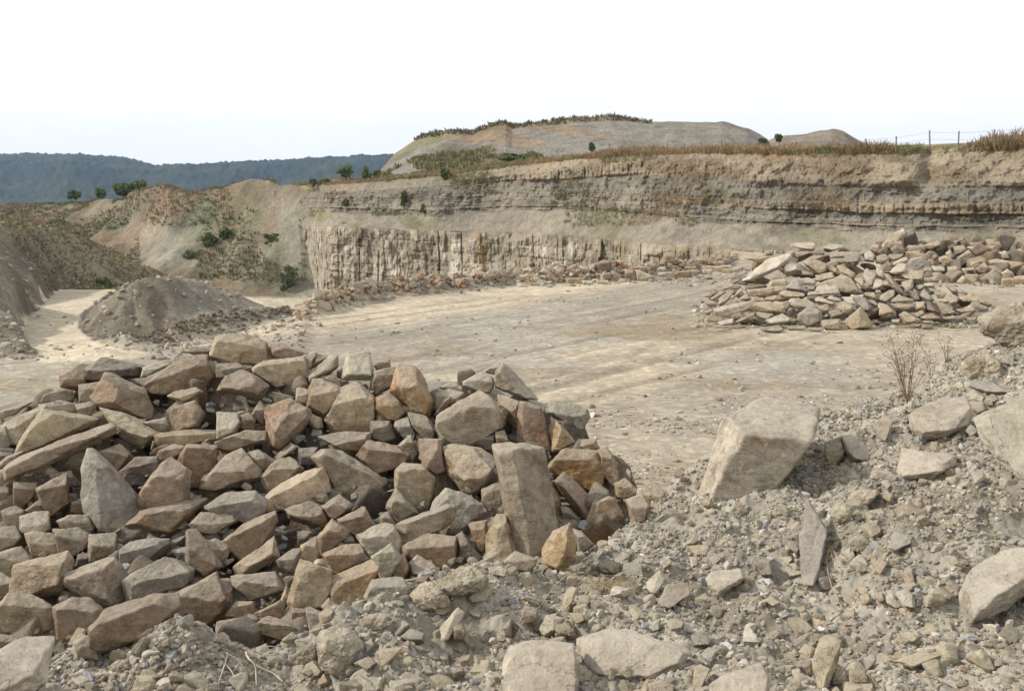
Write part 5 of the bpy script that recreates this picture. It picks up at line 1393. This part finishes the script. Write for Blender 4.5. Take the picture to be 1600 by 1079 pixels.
# pebble skin on the pointed mound and under the big clod
def disc(cx, cy, r, n, seed):
    rr = np.random.RandomState(seed); a = rr.uniform(0, 6.28, n); q = r*np.sqrt(rr.rand(n)); x = cx+q*np.cos(a); y = cy+q*np.sin(a); return np.c_[x, y, terrain(x, y)]
mp_ = P(270, 985, 4.65); p4 = disc(mp_[0], mp_[1], 0.42, 2600, 14); scatter('gravel', 'rounded pebbles heaped in a pointed gravel mound', p4, 0.009+0.018*rg.rand(len(p4))**2, pal(len(p4), 4), 1, 64)
# splinters caught between the heaped stones
rr = np.random.RandomState(78); hx = rr.uniform(0, 1000, 2600); hy = rr.uniform(545, 1030, 2600); kk = np.array([in_heap(a, b) for a, b in zip(hx, hy)]); hx, hy = hx[kk], hy[kk]
hd = heapD(hx, hy)+rr.uniform(.02, .4, len(hx)); scatter('rubble', 'splinters and chips lodged between the heaped stones', P(hx, hy, hd), 0.02+0.06*rr.rand(len(hx))**2, pal(len(hx), 30)*.85, 2, 74, flat=(.3, .9), cat='rubble')
# floor shards
def floor_points(n, seed, pr, yr, pw=1.0):
    rr = np.random.RandomState(seed); px = rr.uniform(*pr, n); yy = yr[0]*(yr[1]/yr[0])**(rr.rand(n)**pw); x = T_of(px)*yy; z = terrain(x, yy); k = (z < 0.3) & (z > -0.4); return np.c_[x, yy, z][k]
q = floor_points(26000, 15, (850, 1500), (10.5, 22), 1.3); k = fbm2(q[:, 0]*0.9, q[:, 1]*0.9, 3, 510)+.25*(q[:, 1] < 15) > -.02; q = q[k]
scatter('rubble', 'thin pale shards littering the floor beyond the biggest boulder', q, 0.012+0.045*rg.rand(len(q))**4, pal(len(q), 5)*1.15, 1, 65, flat=(.15, .4), cat='rubble')
q = floor_points(5500, 16, (-50, 1700), (16, 62), 1.0); k = fbm2(q[:, 0]*0.35, q[:, 1]*0.5, 4, 511) > 0.02; q = q[k]
scatter('rubble', 'scattered stones and chips on the quarry floor', q, (0.02+0.09*rg.rand(len(q))**4), pal(len(q), 6)*1.1, 1, 66, flat=(.3, .7), cat='rubble')
# rubble berm along the floor edge towards the pit
rr = np.random.RandomState(77); n = 2600; px = rr.uniform(462, 1150, n); ed = np.interp(px, EDGE_PX, EDGE_D); yy = ed-0.9+rr.normal(0, .75, n); x = T_of(px)*yy; z = terrain(x, yy)
z = z+np.abs(rr.normal(0, .10, n))*sst(2.0, 0.3, np.abs(yy-ed+.9))
cb = np.where(rr.rand(n, 1) < .35, np.array([[0.36, 0.25, 0.16]]), np.array([[0.36, 0.31, 0.235]]))*rr.uniform(.75, 1.2, (n, 1))
scatter('rubble', 'low berm of broken pinkish and tan rubble along the floor\'s edge above the pit', np.c_[x, yy, z], 0.07+0.22*rr.rand(n)**2.5, cb, 2, 67, flat=(.4, .9), cat='rubble')
n = 1500; tt_ = rr.rand(n); bx = np.array([P(190,548,30.3), P(250,538,32), P(330,516,34), P(410,500,36.5), P(470,484,38.5)]); kk = (tt_*4).astype(int).clip(0, 3); ff = tt_*4-kk
bp_ = bx[kk]*(1-ff[:, None])+bx[kk+1]*ff[:, None]; bp_[:, :2] += rr.normal(0, .32, (n, 2)); bp_[:, 2] = terrain(bp_[:, 0], bp_[:, 1])
scatter('rubble', 'brown earth and rubble ridge between the ramp road and the haul road', bp_, 0.025+0.11*rr.rand(n)**4, pal(n, 8)*0.55*np.array([1.05, .97, .88]), 1, 68, cat='rubble')
# feet of the slab pile, block pile and row
for (a0, a1, y0, y1, n, sd, lab) in ((1085, 1560, 512, 478, 900, 69, 'chips around the foot of the slab pile'), (1380, 1640, 447, 430, 500, 70, 'chips at the foot of the block pile'), (790, 1190, 443, 420, 1300, 71, 'broken chips around the stone row')):
    px = rr.uniform(a0, a1, n); py = rr.uniform(y1, y0, n)+rr.normal(0, 3, n)-(10*sst(1200, 1085, px) if sd == 69 else 0); dd = hit(px, py); x = T_of(px)*dd; z = terrain(x, dd)
    scatter('rubble', lab, np.c_[x, dd, z], 0.04+0.16*rr.rand(n)**3, pal(n, sd)*1.1, 1, sd, flat=(.3, .7), cat='rubble')
# stones over mound, road banks and the left hill
n = 5200; px = rr.uniform(-150, 470, n); yy = 27+50*rr.rand(n)**1.3; x = T_of(px)*yy; rdd = seg_dist(x, yy, RAMP, RW); k = rdd > 1.1; x, yy = x[k], yy[k]
scatter('rubble', 'small stones strewn over the mound and road banks', np.c_[x, yy, terrain(x, yy)], 0.03+0.13*rr.rand(len(x))**4, pal(len(x), 9), 1, 72, cat='rubble')

# ======================= PLANTS =======================
def tufts(name, label, pts, h, cols_, seed, blades=7, spread=.5, wid=.035, cat='grass'):
    rng = np.random.RandomState(seed); n = len(pts); B = blades
    base_ = np.repeat(pts, B, 0); hh = np.repeat(h, B)*rng.uniform(.5, 1.1, n*B); a = rng.uniform(0, 6.28, n*B)
    base_ = base_+np.stack([np.cos(a), np.sin(a), 0*a], 1)*(np.repeat(h, B)*spread*rng.rand(n*B))[:, None]
    lean = rng.uniform(.1, .6, n*B); tip = base_+np.stack([np.cos(a)*lean*hh, np.sin(a)*lean*hh, hh], 1)
    a2 = rng.uniform(0, 3.14, n*B); wv = np.stack([np.cos(a2), np.sin(a2), 0*a2], 1)*(hh*wid+0.004)[:, None]
    mid_ = base_*.45+tip*.55+np.array([0, 0, 1])*(hh*.08)[:, None]
    V = np.stack([base_-wv, base_+wv, mid_+wv*.8, mid_-wv*.8, tip], 1); k = np.arange(n*B)[:, None]*5
    o = mesh(name, V.reshape(-1, 3), [np.concatenate([k, k+1, k+2, k+3], 1), np.concatenate([k+3, k+2, k+4], 1)], LEAF, np.repeat(np.repeat(cols_, B, 0)*rng.uniform(.75, 1.25, (n*B, 1)), 5, 0), smooth=False)
    return tag(o, label, cat, None, 'stuff')
def sample_grid(GX, GY, GZ, mask, n, seed):
    rng = np.random.RandomState(seed); ii = np.argwhere(mask[:-1, :-1]); ii = ii[rng.randint(0, len(ii), n)]; f = rng.rand(n, 2)
    def g(A): return (A[ii[:, 0], ii[:, 1]]*(1-f[:, 0])+A[ii[:, 0]+1, ii[:, 1]]*f[:, 0])*(1-f[:, 1])+(A[ii[:, 0], ii[:, 1]+1]*(1-f[:, 0])+A[ii[:, 0]+1, ii[:, 1]+1]*f[:, 0])*f[:, 1]
    return np.stack([g(GX), g(GY), g(GZ)], 1)
def gcol(p, seed, brown=.6):
    n = fbm2(p[:, 0]*0.08, p[:, 1]*0.08+seed, 3, seed)[:, None]; rr_ = np.random.RandomState(seed).rand(len(p), 1)
    c_ = np.where(n+0.25*(rr_-.5) > (0.5-brown)*.6, np.array([[0.265, 0.19, 0.11]]), np.array([[0.15, 0.155, 0.07]])); return np.where(rr_ > .8, np.array([[0.36, 0.28, 0.15]]), c_)
rimm = (L > 7.7) & (Pxx < 1900)
pp_ = sample_grid(Xc, D, Zc, rimm, 15000, 81)
sc_h = 0.12+0.5*np.clip(fbm2(pp_[:, 0]*.15, pp_[:, 1]*.15, 3, 90)+.3, 0, 1)**1.5+.35*np.random.RandomState(8).rand(len(pp_))**5; ppx = 800+FPX*pp_[:, 0]/pp_[:, 1]
sc_h = sc_h*(1+0.9*np.exp(-((ppx-1345)/40)**2)+1.1*sst(1500, 1540, ppx))*np.where((ppx > 1430) & (ppx < 1500), .35, 1)
gc = gcol(pp_, 7); red = ((np.abs(ppx-1345) < 45) | (ppx > 1510))[:, None]; gc = np.where(red, gc*0.5+np.array([[0.22, 0.13, 0.07]])*.5, gc)
tufts('dry_grass', 'dry orange-brown grass and weeds along the cliff rim', pp_, sc_h, gc, 82)
m_ = (L > 1.15) & (L < 7.6) & (Pxx < 1330); pp_ = sample_grid(Xc, D, Zc, m_ & (fbm2(S*.12, Zq*.5, 3, 92) > .16), 2600, 83); tufts('scrub', 'thin weeds on the ledges of the cliff', pp_, 0.2+0*pp_[:, 0]+.15, gcol(pp_, 9, .35), 84, cat='scrub')
crm = (HU > .9) & (HU <= 1) & (HP < 1012) & (HP > 650)
pp_ = sample_grid(HX, HY, HZ, crm, 5200, 85); tufts('scrub', 'brown scrub growing along the spoil hill crest', pp_, .22+.6*np.random.RandomState(1).rand(len(pp_))**3, gcol(pp_, 11, .6)*np.array([[.72, .75, .85]]), 86, wid=.16, cat='scrub')
pp_ = sample_grid(HX, HY, HZ, (HU < .5) & (HP < 900), 2600, 87); pp_ = pp_[fbm2(pp_[:, 0]*.1, pp_[:, 1]*.1, 3, 94) > .05]; tufts('scrub', 'green and brown scrub at the foot of the spoil hill', pp_, .7+0*pp_[:, 0], gcol(pp_, 13, .3), 88, wid=.09, cat='scrub')
GPX = PX; msk = isfar & (PX < 480) & (PX > -150) & (Z > -8) & (Y < 215)
pp_ = sample_grid(X, Y, Z, msk, 34000, 89); k = (fbm2(pp_[:, 0]*.09, pp_[:, 1]*.06, 4, 95) > -.05); pp_ = pp_[k]; ppx = 800+FPX*pp_[:, 0]/pp_[:, 1]; k = ~((np.abs(ppx-265) < 45) & (pp_[:, 2] < -1)) & (np.abs(ppx-452) > 18); pp_ = pp_[k]
tufts('scrub', 'brown and green scrub over the far slopes', pp_, .16+.5*np.random.RandomState(2).rand(len(pp_))**3, gcol(pp_, 15, .42)*.8, 90, wid=.12, spread=1.1, cat='scrub')
msk = (Y > 50) & (Y < 78) & (PX < 260) & (PX > -150) & (fl < .2); pp_ = sample_grid(X, Y, Z, msk, 9000, 91); pp_ = pp_[fbm2(pp_[:, 0]*.15, pp_[:, 1]*.15, 3, 96) > -.05]
tufts('scrub', 'sparse green weeds on the near hill beside the ramp road', pp_, .07+.13*np.random.RandomState(3).rand(len(pp_)), gcol(pp_, 17, .25)*.9, 92, wid=.08, cat='scrub')

def crown_mesh(c, rad, n, leaf, c1, c2, seed, lumps=20):
    rng = np.random.RandomState(seed); cs = rng.randn(lumps, 3); cs /= np.linalg.norm(cs, axis=1)[:, None]; cs = cs*rng.uniform(.2, .85, (lumps, 1))*rad+c; lr = rng.uniform(.14, .42, lumps)
    k = rng.randint(0, lumps, n); d = rng.randn(n, 3); d /= np.linalg.norm(d, axis=1)[:, None]; p = cs[k]+d*(lr[k]*rng.rand(n)**.4)[:, None]*rad
    a = rng.randn(n, 3); a /= np.linalg.norm(a, axis=1)[:, None]; b = np.cross(a, rng.randn(n, 3)); b /= np.linalg.norm(b, axis=1)[:, None]
    s_ = leaf*rng.uniform(.6, 1.4, (n, 1)); V = np.stack([p-a*s_, p+b*s_*.6, p+a*s_, p-b*s_*.6], 1).reshape(-1, 3); F = np.arange(4*n).reshape(-1, 4)
    tint = (rng.rand(lumps)[k, None]*.6+rng.rand(n, 1)*.4); C_ = np.array(c1)*(1-tint)+np.array(c2)*tint
    return V, F, np.repeat(C_, 4, 0)
BARK = plain_mat('bark', (0.12, 0.09, 0.065)); WOODM = plain_mat('weathered_wood', (0.17, 0.15, 0.125), .3, 4)
def tube(path, rad, sides=6):
    path = np.asarray(path, float); n = len(path); V = []
    for k in range(n):
        d = path[min(k+1, n-1)]-path[max(k-1, 0)]; d /= np.linalg.norm(d)+1e-9; u = np.cross(d, [0.13, .91, .37]); u /= np.linalg.norm(u); v = np.cross(d, u)
        for a in range(sides):
            an = 2*math.pi*a/sides; V.append(path[k]+(u*math.cos(an)+v*math.sin(an))*rad[k])
    F = [(k*sides+a, k*sides+(a+1) % sides, (k+1)*sides+(a+1) % sides, (k+1)*sides+a) for k in range(n-1) for a in range(sides)]
    return np.array(V), np.array(F)
def join(parts):
    V, F, o = [], [], 0
    for v, f in parts: V.append(v); F.append(f+o); o += len(v)
    return np.concatenate(V), np.concatenate(F)
def plant(name, cat, label, base_, w_, h_, trunk, c1, c2, seed, group=None, leaf=.22, n=2600):
    o = bpy.data.objects.new(name, None); sc.collection.objects.link(o); o.location = base_; tag(o, label, cat, group)
    rng = np.random.RandomState(seed); c = np.array([0, 0, trunk+(h_-trunk)/2]); rad = np.array([w_/2*rng.uniform(.85, 1.1), w_/2, (h_-trunk)/2])*1.12
    V, F, C_ = crown_mesh(c, rad, n, leaf, c1, c2, seed); mesh('crown', V, F, LEAF, C_, False, o)
    br = [tube([(0, 0, -.3), (0.02*h_, 0, trunk*.6), (0, .02*h_, trunk+.35*(h_-trunk)), (0, 0, trunk+.7*(h_-trunk))], [.035*h_, .028*h_, .018*h_, .006*h_])]
    for k in range(5):
        a = rng.uniform(0, 6.28); z0 = trunk+rng.uniform(-.05, .4)*(h_-trunk); br.append(tube([(0, 0, z0), (math.cos(a)*w_*.2, math.sin(a)*w_*.2, z0+.12*h_), (math.cos(a)*w_*.36, math.sin(a)*w_*.36, z0+.22*h_)], [.014*h_, .009*h_, .004*h_], 5))
    V, F = join(br); mesh('trunk', V, F, BARK, None, True, o)
    return o
def at_terrain(px, D): x = float(T_of(px)*D); return np.array([x, D, float(terrain(np.array([x]), np.array([D]))[0])])
GD, GL = (0.045, 0.070, 0.028), (0.10, 0.13, 0.048)
def tree_px(name, cat, label, px, py0, py1, wpx, D, trunkf, c1, c2, seed, base_=None, group=None, n=2600, leaf=None):
    c1, c2 = tuple(np.array(c1)*1.35), tuple(np.array(c2)*1.45)
    h_ = (py1-py0)*D/FPX; w_ = wpx*D/FPX; b = P(px, py1, D) if base_ is None else base_; b = b.copy(); b[2] -= .1
    return plant(name, cat, label, b, w_, h_, trunkf*h_, c1, c2, seed, group, leaf or w_*.05, n)
tree_px('field_tree', 'tree', 'small round dark tree standing first in the field line', 117, 296, 313, 21, 215, .12, GD, GL, 1)
tree_px('field_tree', 'tree', 'dark round field tree between the small one and the wide clump', 159, 292, 312, 22, 212, .12, GD, GL, 2)
tree_px('field_tree', 'tree', 'widest dark tree of the field, spreading behind the brown ridge', 203, 282, 309, 54, 195, .08, GD, GL, 3, n=5000, leaf=.3)
tree_px('broadleaf_tree', 'tree', 'round-crowned green tree standing alone on the cliff rim against the hills', 540, 258, 283, 24, 140, .28, (0.055, 0.085, 0.025), (0.13, 0.17, 0.055), 4)
tree_px('bushy_tree', 'bush', 'taller bush of a touching green pair beside the spoil hill foot', 572, 261, 285, 17, 138, .1, (0.07, 0.09, 0.03), (0.15, 0.17, 0.06), 5)
tree_px('bushy_tree', 'bush', 'shorter bush of the touching pair at the spoil hill foot', 588, 262, 280, 15, 139, .1, (0.08, 0.095, 0.035), (0.16, 0.17, 0.06), 6)
tree_px('rim_bush', 'bush', 'small dark bush at the cliff rim\'s far end', 489, 278, 291, 16, 143, .05, (0.06, 0.08, 0.035), (0.12, 0.14, 0.06), 7)
tree_px('rim_bush', 'bush', 'round grey-green bush on the rim between the small dark bush and lone tree', 508, 277, 291, 20, 143, .05, (0.08, 0.095, 0.045), (0.15, 0.165, 0.075), 8)
def on_slope(px, py): 
    d = np.linspace(80, 200, 600); t, s = ray(px, py); z = terrain(t*d, d, True); k = np.argmax(4.5+s*d < z); return np.array([float(t)*d[k], d[k], z[k]])
for (px, py0, py1, w_, lab, sd) in ((328, 362, 386, 32, 'dark green bush, lower of a pair halfway down the far slope', 21), (351, 352, 373, 21, 'narrower dark green bush, upper of the pair on the far slope', 22),
        (302, 388, 404, 32, 'low grey-green bush under the pair beside the gravel fan', 23), (424, 360, 380, 26, 'olive bush on the slope near the grey gravel chute', 24), (452, 405, 450, 34, 'large grey-green bush at the foot of the slope by the cliff end', 25),
        (160, 425, 440, 24, 'green bush low behind the ramp road bend', 26)):
    b = on_slope(px, py1-2) if sd != 26 else at_terrain(160, 66); b[2] -= .22*(py1-py0)*b[1]/FPX; tree_px('slope_bush', 'bush', lab, px, py0, py1, w_, b[1], .02, (0.045, 0.068, 0.028) if sd < 23 else (0.09, 0.10, 0.055), (0.10, 0.13, 0.05) if sd < 23 else (0.17, 0.175, 0.10), sd, base_=b, group='bushes on the far slopes', leaf=.16)
for (px, py0, py1, w_, lab, sd) in ((632, 296, 326, 13, 'tall narrow dark shrub clinging to the upper cliff', 31), (665, 318, 334, 13, 'small yellow-green shrub on the cliff ledge beside the buttress', 32), (543, 311, 321, 12, 'tiny shrub rooted in the upper beds below the lone tree', 33),
        (697, 262, 282, 18, 'grey-green shrub hanging over the rim above the buttress', 34)):
    b = cliff_point(px, py1-1); tree_px('cliff_shrub', 'shrub', lab, px, py0, py1, w_, b[1]-.1, .03, (0.06, 0.08, 0.035), (0.13, 0.145, 0.06), sd, base_=b, group='shrubs on the cliff', leaf=.13, n=1500)
for (px, py0, py1, w_, D, lab, sd) in ((1217, 207, 221, 12, 128, 'round green bush beside the pale track between the two spoil hills', 41), (925, 222, 236, 12, 132, 'small upright green bush at the spoil hill foot', 42), (1192, 216, 236, 22, 112, 'loose green bush behind the fence near the pale track', 43), (800, 237, 252, 62, 128, 'wide low dark green thicket at the broad hill\'s foot', 44)):
    tree_px('plateau_bush', 'bush', lab, px, py0, py1, w_, D, .03, (0.05, 0.075, 0.03), (0.12, 0.14, 0.055), sd, leaf=.16)

# ---- fence on the rim ----
fe = bpy.data.objects.new('wire_fence', None); sc.collection.objects.link(fe); fe.location = P(1200, 235, 88); tag(fe, 'thin wire fence of weathered wooden posts along the cliff rim', 'fence')
posts = [(952,225,240,118),(971,226,240,114),(992,226,240,111),(1019,224,240,108),(1043,225,240,105),(1069,224,240,102),(1096,222,239,99),(1126,220,238,97),(1160,221,238,95),(1200,222,238,91),(1245,221,237,87),(1300,219,236,83),(1353,217,234,79),(1400,213,234,77),(1453,204,232,75),(1497,205,232,73.5),(1554,202,228,72),(1606,198,226,71)]
tops = []
FO = np.array(fe.location)
for k, (px, p0, p1, D_) in enumerate(posts):
    a = P(px, p1+3, D_)-FO; b = P(px+[0, .4, -.5, 1.5][k % 4], p0, D_)-FO; v, f = tube([a, (a+b)/2, b, b+(0, 0, .01)], [.055, .05, .05, .02], 6); mesh('post', v, f, WOODM, None, False, fe); tops.append((a, b))
ws = []
for lv in (.55, .9):
    ws.append(tube([a*(1-lv)+b*lv for a, b in tops], [.007]*len(tops), 4))
v, f = join(ws); mesh('wire', v, f, WOODM, None, True, fe)
# ---- pale track up between the hills, birds none ----

# ---- dry weeds, roots and straws on the bank ----
STRAW = plain_mat('dry_straw', (0.42, 0.33, 0.20), .3, 20); STEM = plain_mat('dead_stem', (0.20, 0.135, 0.085), .3, 20); ROOT = plain_mat('bleached_root', (0.58, 0.50, 0.40), .2, 15)
def ground_at(px, py):
    d = hit([px], [py], det=True, hi=15)[0]; x = float(T_of(px)*0+ray(px, py)[0]*d); return np.array([x, d, float(terrain(np.array([x]), np.array([d]))[0])])
def weed(label, px, py, h_, n, seed, spread, seeds=9, lean=0.0):
    b = ground_at(px, py); o = bpy.data.objects.new('dead_weed', None); sc.collection.objects.link(o); o.location = b; tag(o, label, 'dead weed')
    rng = np.random.RandomState(seed); st, hd = [], []
    for k in range(n):
        a = rng.uniform(0, 6.28); r_ = spread*rng.uniform(.2, 1); hh = h_*rng.uniform(.55, 1); p0 = np.zeros(3); tip = np.array([math.cos(a)*r_+lean*hh, math.sin(a)*r_, hh])
        pts_ = [p0, tip*.35+(rng.randn(3)*.012), tip*.7+(rng.randn(3)*.02), tip]; st.append(tube(pts_, [.0032, .0025, .0016, .0008], 4))
        for j in range(seeds):
            f_ = rng.uniform(.35, 1); q0 = tip*f_; q1 = q0+np.array([rng.normal(0, .06), rng.normal(0, .06), rng.uniform(.02, .12)])*h_*1.3; st.append(tube([q0, (q0+q1)/2+rng.randn(3)*.006, q1], [.0016, .0012, .0008], 3))
            if rng.rand() < .6: hd.append((ICO[0][0]*rng.uniform(.004, .0085)+q1, ICO[0][1]))
    v, f = join(st); mesh('stem', v, f, STEM, None, True, o); v, f = join(hd); mesh('seed_head', v, f, STEM, None, True, o)['kind'] = 'stuff'
weed('tall reddish-brown dead weed with many seed heads standing behind the clod-covered boulder', 1418, 634, .78, 17, 5, .26, 12, -.12)
weed('small dark-headed dead weed growing on the ridge towards the big clod', 1478, 568, .34, 5, 6, .16, 5, -.1)
weed('low dead weed with few dark heads between the tall weed and its small neighbour', 1452, 592, .26, 4, 8, .14, 4, -.25)
def strands(name, cat, label, px, py, specs, mat):
    b = ground_at(px, py); parts = []
    for pts_, r_ in specs:
        W_ = []
        for (qx, qy, up_) in pts_:
            g = ground_at(qx, qy); W_.append(g+np.array([0, 0, up_])-b)
        Wn = np.array(W_); t = np.linspace(0, 1, len(Wn)); tq = np.linspace(0, 1, len(Wn)*4); S_ = np.stack([np.interp(tq, t, Wn[:, k]) for k in range(3)], 1)
        S_[1:-1] = (S_[:-2]+S_[1:-1]*2+S_[2:])/4; S_[1:-1] = (S_[:-2]+S_[1:-1]*2+S_[2:])/4
        parts.append(tube(S_, np.linspace(r_, r_*.5, len(S_)), 5))
    v, f = join(parts); o = mesh(name, v, f, mat); o.location = b; return tag(o, label, cat)
strands('bleached_root', 'root', 'bleached forked root curling out of the soil beside the gravel mound', 400, 1060, [([(390,1030,.03),(384,1036,.05),(388,1048,.06),(400,1056,.05),(401,1078,.02)], .006), ([(400,1056,.05),(414,1062,.05),(430,1066,.04),(442,1072,.02)], .007), ([(392,1032,.04),(412,1026,.05),(430,1022,.04),(446,1028,.02)], .002)], ROOT)
strands('dry_twig', 'twig', 'branched dry twigs sticking from the gravel mound next to the bleached root', 355, 1050, [([(356,1030,.03),(352,1050,.04),(345,1066,.03),(338,1078,.01)], .004), ([(352,1048,.04),(362,1062,.03),(374,1078,.01)], .003), ([(354,1036,.05),(372,1048,.05),(388,1062,.02)], .003)], ROOT)
strands('grass_stalk', 'straw', 'long dry stalk arching over the gravel from the grass tuft', 860, 950, [([(912,910,.06),(885,915,.07),(862,935,.06),(845,960,.05),(822,978,.03),(800,995,.02),(786,1015,.01),(778,1045,.01),(770,1070,.01)], .003)], STRAW)
strands('grass_stalk', 'straw', 'bent pale straw lying below the half-buried slab', 1310, 930, [([(1296,866,.04),(1290,885,.05),(1294,915,.05),(1306,945,.04),(1318,960,.02),(1330,977,.01)], .003), ([(1300,866,.04),(1306,880,.04),(1318,886,.02)], .002), ([(1296,868,.04),(1302,890,.04),(1305,900,.02)], .002)], STRAW)
strands('dry_twig', 'twig', 'thin grey twig lying slantwise below the bent straw', 1280, 985, [([(1317,962,.02),(1290,980,.02),(1262,1000,.015),(1236,1018,.01)], .003)], STEM)
strands('dry_twig', 'twig', 'pale twig running down from the bank top beside the great grey boulder', 1580, 580, [([(1556,557,.02),(1576,573,.03),(1590,585,.03),(1602,594,.02)], .004)], STRAW)
strands('grass_stalk', 'straw', 'thin straw hanging in the hollow beside the biggest boulder', 1285, 700, [([(1276,668,.03),(1282,700,.05),(1290,725,.04),(1292,750,.01)], .003)], STRAW)
def tuft_one(label, px, py, n, h_, seed, lean=(0, 0)):
    b = ground_at(px, py); rng = np.random.RandomState(seed); parts = []
    for k in range(n):
        a = rng.uniform(0, 6.28); s0 = np.array([rng.normal(0, .05), rng.normal(0, .04), 0]); L_ = h_*rng.uniform(.5, 1.2); d = np.array([math.cos(a)+lean[0], math.sin(a)*.7+lean[1], 0])
        parts.append(tube([s0, s0+d*L_*.3+(0, 0, L_*.35), s0+d*L_*.7+(0, 0, L_*.35), s0+d*L_+(0, 0, L_*.12)], [.0018, .0015, .0012, .0006], 3))
    v, f = join(parts); o = mesh('grass_tuft', v, f, STRAW); o.location = b; tag(o, label, 'grass tuft')
tuft_one('orange dry grass tuft sprawling over clods above the wide humped boulder', 950, 925, 80, .17, 3, (.1, -.2))
tuft_one('small dry root tuft beside the half-buried upright slab', 1300, 868, 22, .09, 4, (-.2, -.3))
tuft_one('thin dry tuft on the gravel mound near the twigs', 240, 1072, 26, .09, 6)

# ======================= HAZE =======================
hb = mesh('haze', np.array([(x, y, z) for x in (-6600, 6600) for y in (-30, 4400) for z in (-32, 260)], float), np.array([(0,1,3,2),(4,6,7,5),(0,4,5,1),(2,3,7,6),(0,2,6,4),(1,5,7,3)]), None, None, False)
tag(hb, 'thin bluish haze veiling the distant hills', 'haze', None, 'stuff')
hm = bpy.data.materials.new('haze_air'); hm.use_nodes = True; t = hm.node_tree; t.nodes.clear()
vo = t.nodes.new('ShaderNodeVolumePrincipled'); ou = t.nodes.new('ShaderNodeOutputMaterial'); t.links.new(vo.outputs[0], ou.inputs['Volume'])
vo.inputs['Color'].default_value = (0.46, 0.65, 0.95, 1); vo.inputs['Density'].default_value = 0.00011; vo.inputs['Anisotropy'].default_value = 0.2
hb.data.materials.append(hm)

for o_ in sc.objects:
    if o_.type in ('MESH', 'EMPTY') and o_.parent is None and 'kind' not in o_: o_['kind'] = 'thing'
